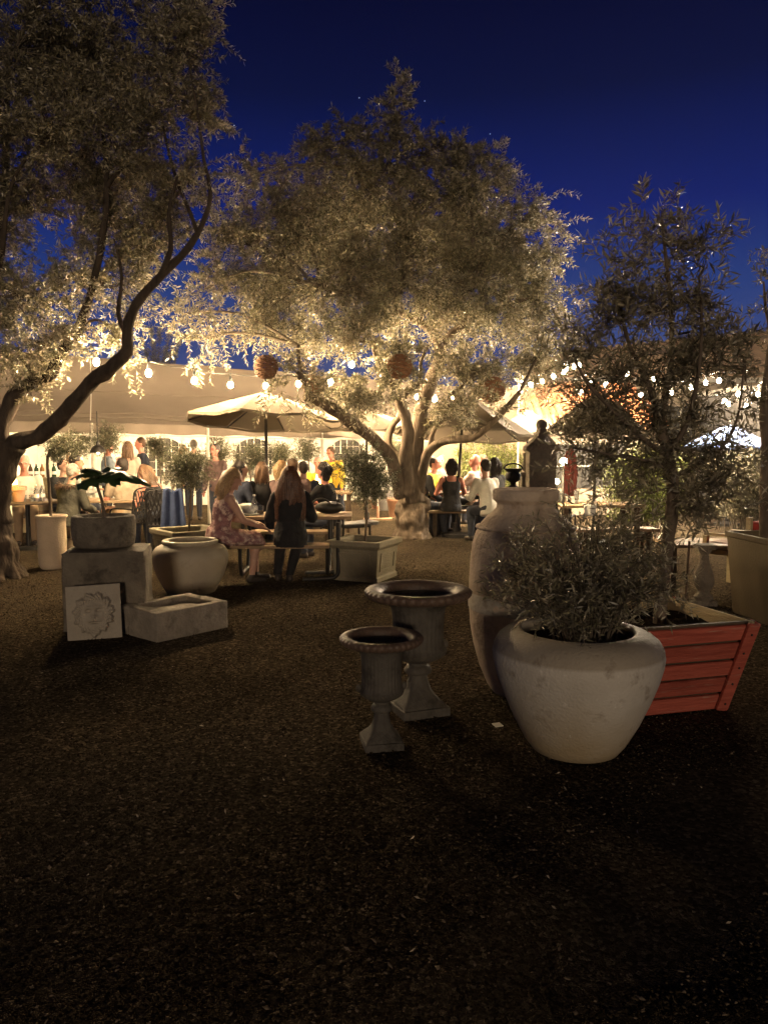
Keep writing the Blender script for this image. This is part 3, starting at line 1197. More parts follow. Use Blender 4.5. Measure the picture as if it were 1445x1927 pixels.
string_light('warm bulb string along the front of the tent roof, beside the wicker balls',
             [(182, 681, 10.3), (280, 702, 10.7), (366, 716, 11.2), (434, 724, 11.8), (500, 726, 12.25), (562, 722, 12.4), (622, 718, 12.5), (662, 686, 12.6)], ends=((60, 640, 10), (700, 660, 12.8)), cool=3)
string_light('bulb string hanging low among the leaves from the olive trunk towards the stele',
             [(785, 747, 15.7), (818, 751, 15.7), (851, 751, 15.7), (930, 750, 15.8), (978, 738, 16.0)], ends=((740, 725, 15.6), (998, 722, 16.2)), cool=2)
string_light('bulb string climbing to the left edge of the long villa roof',
             [(999, 724, 15.2), (1020, 717, 15.7), (1041, 708, 16.2), (1060, 700, 16.7), (1066, 694, 16.9), (1079, 690, 17.2), (1090, 686, 17.5)], ends=((985, 733, 15), (1110, 676, 18)), cool=True)
string_light('bulb string crossing the villa wall behind the boxed tree',
             [(1092, 738, 15), (1180, 704, 15), (1228, 713, 15), (1327, 720, 15), (1388, 741, 15), (1437, 764, 15)], ends=((1070, 745, 15), (1475, 770, 15)), cool=True)
string_light('short bulb string sagging above the blue lit umbrella',
             [(1362, 755, 14.4), (1370, 760, 14.4), (1403, 763, 14.4), (1425, 742, 14.4), (1441, 722, 14.4)], ends=((1330, 745, 14.4), (1470, 700, 14.4)), cool=True)
string_light('bulb string low across the tiled kiosk behind the boxed tree crown',
             [(1112, 716, 14.2), (1140, 724, 14.2), (1205, 742, 14.2), (1262, 738, 14.2), (1300, 728, 14.2), (1352, 716, 14.2)], ends=((1090, 708, 14.2), (1400, 700, 14.2)), cool=1)
tp = [w0.lerp(w1, t).lerp(e0.lerp(e1, t), .45) + Vector((0, 0, .32)) for t in np.linspace(.06, .94, 9)]  # bulbs added out of sight to brighten the tent's back wall
ts = thing('string_light', 'unseen bulb string added under the tent roof to light its back wall', 'string lights', (0, 0, 0), 0, 'strings of bulbs over the dining yard')
MB().tube([p + Vector((0, 0, .16)) for p in tp], .006, 5).build('cable', M['cable'], ts)
for p in tp:
    b = link('bulb', bm3, ts)
    b.location = p
    link('socket', so_, b)

# ---------------------------------------------------------------- other lamps
pl = thing('pendant_lamp', 'dark dome pendant lamp hanging at the tent front left of the standing couple', 'lamp')
c = at(185, 852, 13.3)
MB().lathe([(.13, 0), (.128, .02), (.11, .07), (.07, .115), (.03, .135), (.025, .19), (.01, .2)], 24, c).build('shade', M['iron'], pl, solid=.004)
MB().tube([c + Vector((0, 0, .19)), Vector((c.x, c.y, 2.2))], .006, 5).build('cord', M['cable'], pl)
MB().ball(c + Vector((0, 0, .02)), .03, 8, 6).build('bulb', M['lamp_core'], pl, smooth=180)
for label, px, py, Y in (('amber glowing table lamp beside the leaning left trunk', 18, 905, 11.4), ('amber glowing table lamp on the table behind the long haired woman', 603, 905, 14.6)):
    q = at(px, py + 22, Y)
    t = thing('table_lamp', label, 'lamp', q, 0, 'amber lamps on the tables')
    MB().lathe([(0, 0), (.06, 0), (.06, .015), (.012, .03), (.012, .12), (0, .12)], 14).build('base', M['iron'], t)
    MB().lathe([(.12, .12), (.115, .16), (.07, .36), (.06, .38)], 18).build('lamp_shade', M['lamp_glow'], t, solid=.003)
for label, px, py, Y, r in (('bright bare bulb lamp between the stele and the maroon umbrella', 1060, 868, 9.8, .045), ('low bright candle lamp on the table at the stele foot', 1047, 906, 9.6, .032)):
    q = at(px, py, Y)
    t = thing('post_lamp', label, 'lamp', (q.x, q.y, 0), 0, 'bright lamps beside the stele')
    MB().ball((0, 0, q.z), r, 12, 8).build('bulb', M['lamp_core'], t, smooth=180)
    MB().tube([(0, 0, 0), (0, 0, q.z - r)], .014, 6).lathe([(0, 0), (.1, 0), (.1, .02), (0, .03)], 14).build('post', M['iron'], t)
lp = thing('globe_post', 'unlit white globe on a pale post beyond the umbrellas', 'lamp', (at(976, 712, 15.2).x, 15.2, 0))
z = at(976, 712, 15.2).z
MB().ball((0, 0, z), .085, 14, 10).build('globe', M['white'], lp, smooth=180)
MB().tube([(0, 0, 0), (0, 0, z - .07)], .018, 8).build('post', M['pole_pale'], lp)
# ---------------------------------------------------------------- wicker balls
for label, px, py, r, Y in (('large wicker ball lantern above the tip of the largest umbrella', 501, 691, 22, 10.6), ('orange wicker ball lantern hanging among the leaves right of the umbrella tip', 589, 726, 20, 11.6),
                            ('dark wicker ball lantern in the shade left of the main olive limb', 752, 690, 23, 11.3), ('dark wicker ball lantern under the right olive boughs', 926, 733, 24, 12.2)):
    q, R = at(px, py, Y), px_m(r, Y)
    t = thing('wicker_lantern', label, 'lantern', q, random.uniform(0, 3), 'wicker balls hung in the olive tree')
    g_ = MB()
    for i in range(16):
        z = R * .93 * (-1 + 2 * (i + .5) / 16)
        rr = sqrt(max(.0001, R * R - z * z))
        g_.tube([(rr * cos(a) * (1 + .02 * sin(a * 5 + i)), rr * sin(a), z + .008 * sin(a * 6 + i * 2)) for a in np.linspace(0, 2 * pi, 29)], R * .055, 4, cap=False)
    for i in range(12):
        a = pi * i / 12 * 2
        g_.tube([(R * .97 * sin(b) * cos(a), R * .97 * sin(b) * sin(a), R * .97 * cos(b)) for b in np.linspace(.12, pi - .12, 12)], R * .045, 4, cap=False)
    g_.build('weave', M['wicker'], t, smooth=180)
    MB().tube([(0, 0, R * .95), (0, 0, R + .5)], .004, 4).build('cord', M['cable'], t)
# ================================================================ olive trees
def limb(parent, pts, r0, r1, nodes, Y=None, n=9, rough=.22, k=5, m='bark'):
    """pts: (px, py, Y) along the limb"""
    P = catmull([at(*p) if not isinstance(p, Vector) else p for p in pts], k)
    org = parent.location
    P = [p + Vector((noise.noise(p * 3), noise.noise(p * 3 + Vector((9, 0, 0))), noise.noise(p * 3 + Vector((0, 9, 0))))) * r0 * .14 for p in P]
    MB().tube([p - org for p in P], [r0, r1], n, rough=rough, fr=7).build('limb', M[m], parent, smooth=180)
    nodes += P[2:]
    return P


def ell(px, py, rx, ry, Y, ry_m=None, dY=0):
    """crown clump: centre pixel, half sizes in pixels at its depth"""
    c = at(px, py, Y + dY)
    return c, (px_m(rx, Y), ry_m or px_m((rx + ry) / 2, Y) * .9, px_m(ry, Y))


# ---- the big olive in the middle
YC = 12.7
base = on_z(776, 1012)
oc = thing('olive_tree', 'large gnarled multi stem olive tree in the middle, over the umbrella', 'tree', base)
nodes = []
t = MB()
rs = random.Random(4)
for i in range(15):                                   # fluted columns and burls of the old base
    a = 2 * pi * i / 15 + rs.uniform(-.1, .1)
    rr = .21 + rs.uniform(-.03, .05)
    h = rs.uniform(.45, .85)
    p = [Vector((cos(a) * (rr + .10), sin(a) * (rr + .10) * .8, -.04)), Vector((cos(a) * rr, sin(a) * rr * .8, .15)),
         Vector((cos(a + .2) * rr * 1.02, sin(a + .2) * rr * .8, h * .6)), Vector((cos(a + .3) * rr * .6, sin(a + .3) * rr * .6, h))]
    t.tube(catmull(p, 4), [.075, .06, .075, .05], 8, rough=.3, fr=9)
for i in range(26):
    a, z = rs.uniform(0, 2 * pi), rs.uniform(.12, .82)
    r_ = .25 * (1 - .25 * abs(z - .5))
    s = rs.uniform(.045, .10)
    t.ball((cos(a) * r_, sin(a) * r_ * .8, z), (s, s, s * rs.uniform(.8, 1.5)), 8, 6)
t.ball((0, 0, .4), (.24, .2, .5), 12, 8)
t.tube([(.02, 0, .5), (.03, 0, .95)], [.2, .16], 10)
remesh(t.build('trunk', M['bark'], oc), .024, 1, .018, 9)
limb(oc, [(782, 945, YC), (778, 880, YC), (786, 800, YC - .1), (804, 735, YC - .1), (822, 690, YC - .1), (829, 655, YC)], .155, .095, nodes, n=12)
limb(oc, [(829, 660, YC), (812, 622, YC - .2), (788, 605, YC - .3), (722, 571, YC - .7), (670, 552, YC - 1), (622, 545, YC - 1.2), (590, 534, YC - 1.4)], .085, .03, nodes)
limb(oc, [(829, 662, YC), (840, 638, YC + .1), (871, 610, YC + .1), (905, 590, YC), (932, 578, YC - .2), (1000, 560, YC - .4)], .085, .03, nodes)
limb(oc, [(872, 610, YC + .1), (864, 575, YC), (876, 520, YC - .2), (890, 440, YC - .3), (880, 360, YC)], .06, .02, nodes)
limb(oc, [(790, 607, YC - .3), (786, 560, YC - .2), (760, 470, YC), (750, 360, YC), (748, 240, YC)], .055, .014, nodes)
limb(oc, [(768, 930, YC - .1), (764, 860, YC - .3), (768, 810, YC - .4), (756, 765, YC - .5), (738, 722, YC - .6), (716, 690, YC - .8), (700, 640, YC - 1)], .12, .045, nodes, n=11)
limb(oc, [(757, 768, YC - .5), (764, 742, YC - .5), (790, 716, YC - .6), (792, 680, YC - .7), (806, 650, YC - .9)], .05, .02, nodes)
limb(oc, [(752, 935, YC - .1), (738, 868, YC - .4), (706, 828, YC - .8), (668, 800, YC - 1.2), (625, 768, YC - 1.6), (590, 752, YC - 1.8), (577, 742, YC - 1.9)], .11, .07, nodes, n=11)
limb(oc, [(582, 747, YC - 1.9), (574, 722, YC - 2), (566, 700, YC - 2), (560, 650, YC - 2)], .045, .02, nodes)
limb(oc, [(765, 925, YC + .2), (752, 870, YC + .3), (730, 838, YC + .3), (735, 806, YC + .3), (754, 778, YC + .2), (748, 745, YC), (735, 700, YC - .1)], .085, .04, nodes)
limb(oc, [(790, 925, YC), (800, 862, YC - .2), (822, 838, YC - .3), (850, 827, YC - .5), (890, 824, YC - .7), (920, 800, YC - .9), (955, 765, YC - 1), (978, 738, YC - 1.2)], .085, .035, nodes)
limb(oc, [(808, 850, YC - .2), (815, 812, YC - .3), (838, 780, YC - .5), (850, 740, YC - .8)], .045, .015, nodes)
cl = [ell(560, 420, 135, 95, YC, dY=-.5), ell(700, 330, 130, 95, YC), ell(840, 375, 125, 100, YC), ell(965, 450, 100, 100, YC), ell(748, 218, 28, 62, YC, .45), ell(600, 280, 60, 60, YC, .7),
      ell(480, 470, 75, 90, YC, dY=-.8), ell(600, 545, 140, 95, YC, dY=-1), ell(770, 510, 140, 110, YC, dY=-.8), ell(900, 540, 130, 110, YC, dY=-.5), ell(1005, 560, 72, 105, YC),
      ell(530, 630, 60, 55, YC, dY=-1.3), ell(650, 650, 75, 55, YC, dY=-1.2), ell(690, 745, 50, 50, YC, dY=-1.2), ell(385, 545, 55, 45, YC, .6, -1.2), ell(345, 590, 26, 42, YC, .4, -1.2), ell(372, 640, 16, 38, YC, .3, -1.2),
      ell(640, 420, 130, 90, YC, dY=1.2), ell(840, 460, 140, 100, YC, dY=1.3), ell(900, 690, 85, 55, YC, dY=-.6), ell(1010, 670, 60, 50, YC, dY=-.4), ell(880, 765, 62, 36, YC, .6, -1), ell(740, 680, 60, 45, YC, dY=-1.2),
      ell(560, 700, 45, 40, YC, .5, -2), ell(900, 300, 50, 45, YC, .6), ell(470, 330, 45, 50, YC, .6, -.4), ell(735, 640, 40, 40, YC, .5, .6), ell(860, 620, 70, 45, YC, .8, .9)]
cl = [(c, (r[0] * 1.10, r[1] * 1.05, r[2] * 1.10)) for c, r in cl]
crown(oc, nodes, cl, 36, 11, 28, .088, .020, [M['olive'], M['twig']], 21, twig_len=(.22, .44), droop=.38, up=.25, jitter=.075, bough=.026, origin=base)

# ---- the leaning olive at the left edge
YL = 9.4
base = Vector((at(-6, 1060, YL).x, YL, 0))
ol = thing('olive_tree', 'leaning olive tree at the left edge with a forked trunk darkened as if backlit', 'tree', base)
nodes = []
t = MB()
rs = random.Random(9)
for i in range(13):
    a = 2 * pi * i / 13
    rr = .17
    p = [Vector((cos(a) * .38 * rs.uniform(.7, 1.2), sin(a) * .36, -.05)), Vector((cos(a) * .24, sin(a) * .22, .09)), Vector((cos(a + .25) * rr, sin(a + .25) * rr, .38)), Vector((cos(a + .5) * .12, sin(a + .5) * .12, .8))]
    t.tube(catmull(p, 4), [.06, .065, .07, .05], 8, rough=.35, fr=9)
for i in range(16):
    a, z = rs.uniform(0, 2 * pi), rs.uniform(.1, .65)
    s = rs.uniform(.04, .085)
    t.ball((cos(a) * .19, sin(a) * .19, z), (s, s, s * 1.3), 8, 6)
t.tube([(0, 0, 0), (0, 0, .8)], [.2, .16], 10)
remesh(t.build('trunk', M['bark_backlit'], ol), .022, 1, .016, 9)
limb(ol, [(-6, 985, YL), (-4, 920, YL), (6, 870, YL), (22, 835, YL)], .175, .16, nodes, n=12, rough=.3, k=4, m='bark_backlit')
limb(ol, [(4, 870, YL), (28, 834, YL), (72, 822, YL), (112, 788, YL - .1), (150, 750, YL - .2), (172, 722, YL - .2), (210, 694, YL - .3), (238, 662, YL - .3), (240, 628, YL - .3), (246, 596, YL - .3), (268, 558, YL - .3), (318, 506, YL - .3), (350, 474, YL - .3), (378, 430, YL - .3)], .112, .036, nodes, n=12, rough=.35, k=3, m='bark_backlit')
limb(ol, [(300, 524, YL - .3), (322, 470, YL - .4), (318, 400, YL - .4), (335, 330, YL - .3)], .040, .012, nodes, rough=.3, k=3, m='bark_backlit')
limb(ol, [(242, 640, YL - .3), (224, 590, YL - .1), (230, 520, YL), (215, 450, YL)], .036, .010, nodes, rough=.3, k=3, m='bark_backlit')
limb(ol, [(2, 870, YL), (2, 810, YL), (18, 765, YL + .1), (36, 735, YL + .1), (70, 714, YL + .2), (98, 702, YL + .2), (112, 668, YL + .2), (130, 645, YL + .2), (152, 605, YL + .2), (175, 540, YL + .2), (196, 430, YL + .2), (202, 350, YL + .2)], .115, .035, nodes, n=11, rough=.3, k=4, m='bark_backlit')
limb(ol, [(202, 352, YL + .2), (222, 325, YL + .1), (270, 290, YL), (292, 272, YL)], .035, .012, nodes, rough=.3, k=4, m='bark_backlit')
limb(ol, [(202, 352, YL + .2), (198, 300, YL + .3), (190, 200, YL + .3), (170, 90, YL + .3)], .035, .012, nodes, rough=.3, k=4, m='bark_backlit')
limb(ol, [(-4, 850, YL), (-40, 700, YL), (-20, 560, YL), (4, 450, YL), (12, 300, YL), (14, 180, YL)], .09, .03, nodes, rough=.3, k=4, m='bark_backlit')
limb(ol, [(4, 480, YL - .2), (18, 365, YL - .3), (45, 305, YL - .4), (92, 262, YL - .5)], .03, .012, nodes, rough=.3, k=4, m='bark_backlit')
limb(ol, [(374, 442, YL - .3), (352, 385, YL - .2), (330, 330, YL - .1), (308, 240, YL), (290, 150, YL)], .028, .010, nodes, rough=.3, k=4, m='bark_backlit')
limb(ol, [(377, 432, YL - .3), (396, 370, YL - .3), (384, 300, YL - .3), (370, 200, YL - .2), (350, 90, YL)], .032, .008, nodes, rough=.3, k=4, m='bark_backlit')
cl = [ell(50, 90, 130, 110, YL), ell(190, 90, 120, 110, YL, dY=.3), ell(330, 95, 80, 115, YL), ell(90, 240, 130, 100, YL, dY=-.4), ell(240, 220, 110, 90, YL), ell(360, 225, 48, 70, YL, .6),
      ell(60, 400, 110, 90, YL, dY=.2), ell(210, 420, 90, 90, YL, dY=.5), ell(300, 370, 80, 90, YL), ell(60, 560, 110, 85, YL, dY=.2), ell(190, 540, 95, 80, YL, dY=.5), ell(300, 470, 70, 60, YL, dY=.2), ell(375, 350, 35, 60, YL, .4),
      ell(40, 660, 75, 55, YL, dY=.3), ell(120, 620, 60, 50, YL, .5, .1), ell(215, 620, 50, 55, YL, .5, .4), ell(70, 730, 30, 24, YL, .3, .1), ell(-90, 200, 110, 160, YL), ell(-90, 520, 90, 150, YL), ell(130, 330, 90, 70, YL, dY=1.2), ell(250, 330, 100, 130, YL, dY=1.3), ell(120, 150, 150, 120, YL, dY=1.3), ell(330, 20, 80, 70, YL, dY=.4)]
cl = [(c, (r[0] * 1.10, r[1] * 1.05, r[2] * 1.08)) for c, r in cl]
crown(ol, nodes, cl, 42, 11, 26, .074, .019, [M['olive'], M['twig']], 22, twig_len=(.18, .38), droop=.33, up=.25, jitter=.065, bough=.022, origin=base)

# ---- trees far back
ft = thing('plume_tree', 'tree with upright feathery plumes behind the tent ridge at left', 'tree', (at(300, 840, 26).x, 26, 0))
g_ = MB()
rs2 = np.random.RandomState(8)
b0 = np.array(at(300, 840, 26))
b0[2] = 0
MB().tube([(0, 0, 0), (.05, 0, 1.6), (0, 0, 3.0)], [.14, .1], 8, rough=.2).build('trunk', M['bark'], ft, smooth=180)
P, D = [], []
for px, py in ((268, 640), (285, 618), (302, 612), (318, 628), (338, 635), (252, 655), (326, 650), (292, 650), (310, 660)):
    tip = np.array(at(px, py, 26 + rs2.normal(0, .3))) - b0
    s = np.array([rs2.normal(0, .15), rs2.normal(0, .1), 2.9])
    pth = [Vector(s), Vector((s + tip) / 2 + np.array([0, 0, -.1])), Vector(tip)]
    g_.tube(catmull(pth, 3), [.02, .006], 4, cap=False)
    for k in range(60):
        f = rs2.uniform(.25, 1)
        P.append(s + (tip - s) * f + rs2.normal(0, .03, 3))
        D.append(nrm(tip - s) + rs2.normal(0, .35, 3))
V, Q, I = join_q([leaves_on(rs2, np.array(P), nrm(np.array(D)), np.full(len(P), .25), 8, .10, .022, .1), mb_quads(g_)])
quads('crown', V, Q, I, [M['olive_far'], M['twig']], ft)

# ---- the olive standing in the tan planter at the right edge
YR = 6.9
base = Vector((at(1437, 1000, YR).x, YR, .64))
orr = thing('olive_tree', 'reddish trunk of an olive tree rising from the tan planter at the right edge', 'tree', base)
nodes = []
limb(orr, [(1440, 1022, YR), (1436, 940, YR), (1440, 850, YR), (1437, 760, YR), (1450, 660, YR), (1470, 560, YR)], .045, .03, nodes)
limb(orr, [(1440, 740, YR), (1450, 650, YR), (1440, 580, YR), (1436, 530, YR)], .02, .008, nodes)
cl = [ell(1448, 540, 24, 45, YR, .25), ell(1500, 520, 60, 90, YR, .4), ell(1450, 605, 26, 24, YR, .2), ell(1510, 680, 60, 70, YR, .4)]
crown(orr, nodes, cl, 60, 6, 18, .055, .013, [M['olive_far'], M['twig']], 25, twig_len=(.12, .25), jitter=.06, bough=.008, origin=base)

# ================================================================ box planter and its tree
ZB = .56
B, C = on_z(1427, 1172, ZB), on_z(1255, 1120, ZB)
ax = (C - B)
depth_ = ax.length
ay = ax.normalized()                    # towards the far side
axx = Vector((ay.y, -ay.x, 0))          # to the right along the front
WB = 1.0
cen = B + ay * depth_ / 2 - axx * WB / 2
rzb = math.atan2(axx.y, axx.x)
pb = thing('plank_planter', 'large red stained plank planter box behind the round pot', 'planter', (cen.x, cen.y, 0), rzb)
ins = .055                               # each side leans in towards the base


def side_frame(k):
    """outer face of side k (0 front, 1 right, 2 back, 3 left) as (bottom left, bottom right, top left, top right)"""
    hw, hd = WB / 2, depth_ / 2
    T = [Vector((-hw, -hd, ZB)), Vector((hw, -hd, ZB)), Vector((hw, hd, ZB)), Vector((-hw, hd, ZB))]
    Bt = [Vector((v.x * (1 - ins * 2.2 / WB * 2), v.y * (1 - ins * 2.2 / depth_ * 2), .01)) for v in T]
    return Bt[k], Bt[(k + 1) % 4], T[k], T[(k + 1) % 4]


for k in range(4):
    bl, br_, tl, tr = side_frame(k)
    n_out = (br_ - bl).cross(tl - bl).normalized()
    rows = 5
    for j in range(rows):
        v0, v1 = j / rows + (.004 if j else 0), (j + 1) / rows - .030
        off = n_out * random.uniform(-.004, .004)
        g_ = MB()
        q = [bl.lerp(tl, v0), br_.lerp(tr, v0), br_.lerp(tr, v1), bl.lerp(tl, v1)]
        q = [x + off + Vector((0, 0, random.uniform(-.004, .004))) for x in q]
        i_ = [x - n_out * .024 for x in q]
        g_.add(q + i_, [(0, 1, 2, 3), (7, 6, 5, 4), (0, 4, 5, 1), (1, 5, 6, 2), (2, 6, 7, 3), (3, 7, 4, 0)])
        g_.build('plank', M['redwood'], pb, smooth=0, bevel=.004, seg=1)
    # lining behind the gaps and the corner battens
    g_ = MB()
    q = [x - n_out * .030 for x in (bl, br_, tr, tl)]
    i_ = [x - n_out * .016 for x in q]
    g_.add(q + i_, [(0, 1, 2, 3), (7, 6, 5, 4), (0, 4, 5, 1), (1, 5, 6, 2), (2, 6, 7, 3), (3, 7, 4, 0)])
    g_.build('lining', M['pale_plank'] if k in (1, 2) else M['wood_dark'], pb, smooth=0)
    for e_, s_ in ((0.015, 1), (.985, -1)):
        a_, b_ = bl.lerp(br_, e_ + s_ * .028), tl.lerp(tr, e_ + s_ * .028)
        MB().beam(a_ + n_out * .012, b_ + n_out * .012, .075, .022, n_out).build('batten', M['redwood'], pb, smooth=0, bevel=.003, seg=1)
nm_ = MB().ball((0, 0, 0), .0075, 8, 5).mesh('nail')
nm_.materials.append(M['iron'])
bl, br_, tl, tr = side_frame(0)
n_out = (br_ - bl).cross(tl - bl).normalized()
for j in range(5):
    for e_ in (.043, .957):
        for dv_ in (random.uniform(.36, .6),):
            v0 = (j + dv_) / 5
            o = link('nail', nm_, pb)
            o.location = bl.lerp(tl, v0).lerp(br_.lerp(tr, v0), e_ + random.uniform(-.008, .008)) + n_out * .024
so = MB()
so.grid(lambda u, v: Vector(((u - .5) * (WB - .12), (v - .5) * (depth_ - .12), ZB - .07 + .03 * noise.noise(Vector((u * 7, v * 7, 4))))), 24, 24)
so.build('soil', M['soil'], pb, smooth=180)

YB = cen.y - .12
bx = on_z(1240, 1168, ZB - .06)
bt = thing('olive_tree', 'slender young olive tree growing in the red plank planter', 'tree', bx)
nodes = []
YB = bx.y
limb(bt, [bx + Vector((-.005, 0, -.06)), (1243, 1130, YB), (1250, 1070, YB), (1262, 980, YB), (1265, 920, YB), (1262, 880, YB), (1252, 840, YB), (1243, 800, YB)], .042, .034, nodes, n=10, rough=.12)
nodes = nodes[8:]
limb(bt, [(1243, 803, YB), (1228, 745, YB), (1208, 700, YB), (1180, 640, YB), (1165, 560, YB)], .024, .008, nodes, n=7)
limb(bt, [(1244, 806, YB), (1252, 740, YB), (1262, 680, YB + .1), (1262, 590, YB + .1), (1250, 470, YB), (1245, 400, YB)], .026, .006, nodes, n=7)
limb(bt, [(1256, 855, YB), (1290, 800, YB - .1), (1310, 720, YB - .2), (1320, 620, YB - .2), (1315, 520, YB - .1)], .02, .006, nodes, n=7)
limb(bt, [(1256, 858, YB), (1215, 830, YB - .1), (1160, 780, YB - .2), (1105, 720, YB - .2), (1075, 660, YB - .1)], .018, .006, nodes, n=7)
limb(bt, [(1263, 890, YB), (1230, 870, YB - .2), (1170, 860, YB - .3), (1120, 850, YB - .3)], .014, .005, nodes, n=6)
limb(bt, [(1264, 900, YB), (1300, 880, YB + .1), (1350, 850, YB + .1), (1385, 790, YB), (1400, 680, YB)], .016, .005, nodes, n=6)
cl = [ell(1245, 450, 70, 60, YB), ell(1160, 505, 45, 60, YB, .25), ell(1310, 500, 50, 70, YB, .25), ell(1235, 590, 110, 70, YB), ell(1150, 600, 60, 55, YB, .3), ell(1330, 610, 70, 60, YB, .3), ell(1150, 720, 90, 62, YB), ell(1250, 720, 100, 60, YB),
      ell(1345, 690, 75, 55, YB), ell(1165, 820, 100, 62, YB), ell(1280, 840, 105, 75, YB), ell(1370, 860, 50, 90, YB, .3), ell(1220, 930, 85, 52, YB), ell(1310, 955, 70, 52, YB, .3), ell(1095, 770, 45, 45, YB, .25), ell(1070, 690, 40, 50, YB, .25),
      ell(1120, 890, 55, 50, YB, .25), ell(1400, 680, 40, 60, YB, .25)]
cl = [(c, (r[0] * 1.14, r[1], r[2] * 1.05)) for c, r in cl] + [ell(1085, 840, 40, 45, YB, .25), ell(1410, 760, 36, 45, YB, .25), ell(1100, 630, 50, 45, YB, .25)]
crown(bt, nodes, cl, 205, 4, 16, .074, .0125, [M['willowy'], M['twig']], 23, twig_len=(.12, .26), droop=.2, up=.35, jitter=.05, bough=.009, origin=bx)
sk = thing('plant_stake', 'thin dark stake pushed into the soil of the red planter', 'stake', on_z(1287, 1140, ZB - .06))
MB().tube([(0, 0, -.1), (.02, 0, .45)], .008, 6).build('stake_rod', M['wood_dark'], sk)


# ================================================================ standard topiaries
def topiary(label, trunk_pts, ball_px, r_px, Y, base, leaf=.045, n=46, seed=1, m='box', r_trunk=.016, group='round clipped standards in planters'):
    t = thing('standard_topiary', label, 'topiary', base, 0, group)
    nd = []
    P = catmull([Vector(base) + Vector((0, 0, -.08))] + [at(*p) for p in trunk_pts], 4)
    MB().tube([p - Vector(base) for p in P], [r_trunk, r_trunk * .8], 8, rough=.12).build('trunk', M['bark'], t, smooth=180)
    nd = P[-4:]
    rx, rz = px_m(r_px[0], Y), px_m(r_px[1], Y)
    c = at(ball_px[0], ball_px[1], Y)
    rs = np.random.RandomState(seed)
    cls = [(c, (rx * .75, rx * .75, rz * .75))] + [(Vector(np.array(c) + nrm(rs.normal(size=3)) * np.array([rx, rx, rz]) * .55), (rx * .5, rx * .5, rz * .5)) for _ in range(7)]
    crown(t, nd, cls, n / (rx * rz), 4, 12, leaf, leaf * .27, [M[m], M['twig']], seed, twig_len=(.07, .15), droop=.05, up=.2, jitter=.03, bough=.007, origin=base, spread=1.1)
    return t
# ================================================================ pots, urns and stone pieces in the foreground
# ---- the big round glazed pot and its bush
by = on_z(1080, 1437)
c0 = Vector((by.x * 1.055, by.y + .205, 0))
bp = thing('round_pot', 'largest round pale glazed pot, front right, holding an olive bush', 'pot', c0)
prof = [(0, 0), (.205, 0), (.228, .010), (.265, .06), (.325, .17), (.378, .29), (.418, .40), (.437, .475), (.441, .520), (.434, .560), (.415, .595), (.384, .622), (.348, .638), (.318, .646), (.300, .648), (.288, .640), (.290, .620), (.30, .60), (.33, .57), (.38, .52), (.375, .46), (.2, .44), (0, .44)]
rr_ = lerps([p[0] for p in prof], 1)
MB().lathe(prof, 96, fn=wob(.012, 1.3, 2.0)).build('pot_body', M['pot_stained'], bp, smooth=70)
MB().lathe([(0, .575), (.2, .58), (.318, .57)], 40, fn=wob(.03, 4, 1)).build('soil', M['soil'], bp, smooth=180)
bush = thing('olive_bush', 'bushy young olive with many thin stems in the big round pot', 'bush', c0 + Vector((.035, 0, .56)))
rs = np.random.RandomState(31)
g_ = MB()
P, D, L = [], [], []
for i in range(125):
    a = rs.uniform(0, 2 * pi)
    lean = rs.uniform(0, 1) ** .7
    s = np.array([cos(a), sin(a), 0]) * rs.uniform(0, .16)
    h = rs.uniform(.34, .80) * (1 - .36 * lean)
    reach = .07 + .36 * lean
    tip = s + np.array([cos(a) * reach, sin(a) * reach, h])
    mid = s + np.array([cos(a) * reach * .32, sin(a) * reach * .32, h * .62])
    pth = catmull([s + np.array([0, 0, -.03]), mid, tip], 5)
    g_.tube(pth, [.0045, .0016], 4, cap=False)
    pa = np.array([list(p) for p in pth])
    for k in range(7):
        f = rs.uniform(.22, 1) * (len(pa) - 1)
        j = min(int(f), len(pa) - 2)
        P.append(pa[j] + (pa[j + 1] - pa[j]) * (f - j))
        D.append(nrm(pa[j + 1] - pa[j]) + rs.normal(0, .55, 3))
        L.append(rs.uniform(.07, .17))
V, Q, I = join_q([leaves_on(rs, np.array(P), nrm(np.array(D)), np.array(L), 10, .052, .0088, .1, .9, .0013), mb_quads(g_)])
quads('crown', V, Q, I, [M['bushy'], M['twig']], bush)

# ---- the tall old jar
jb = Vector((at(985, 1200, 4.92).x, 4.92, 0))
tj = thing('tall_jar', 'tall weathered terracotta oil jar behind the round pot', 'jar', jb)
jp = [(0, 0), (.17, 0), (.20, .01), (.235, .06), (.285, .18), (.325, .32), (.348, .46), (.357, .60), (.356, .75), (.350, .88), (.338, .98), (.318, 1.05), (.285, 1.11), (.245, 1.155), (.208, 1.185), (.188, 1.21), (.184, 1.235), (.195, 1.25), (.208, 1.262), (.212, 1.29), (.210, 1.318), (.198, 1.33), (.178, 1.33), (.168, 1.31), (.16, 1.25), (.2, 1.15), (.28, 1.05), (.28, .95), (0, .95)]
pz = []
for i in range(len(jp) - 1):
    for s in range(3):
        pz.append((jp[i][0] + (jp[i + 1][0] - jp[i][0]) * s / 3, jp[i][1] + (jp[i + 1][1] - jp[i][1]) * s / 3))
pz.append(jp[-1])
MB().lathe(pz, 72, fn=lambda a, i, r: r * (1 + .007 * noise.noise(Vector((cos(a) * 2, sin(a) * 2, i * .12))) + .006 * noise.noise(Vector((cos(a) * 9, sin(a) * 9, i * .6))))).build('jar_body', M['jar'], tj, smooth=60)
g_ = MB()
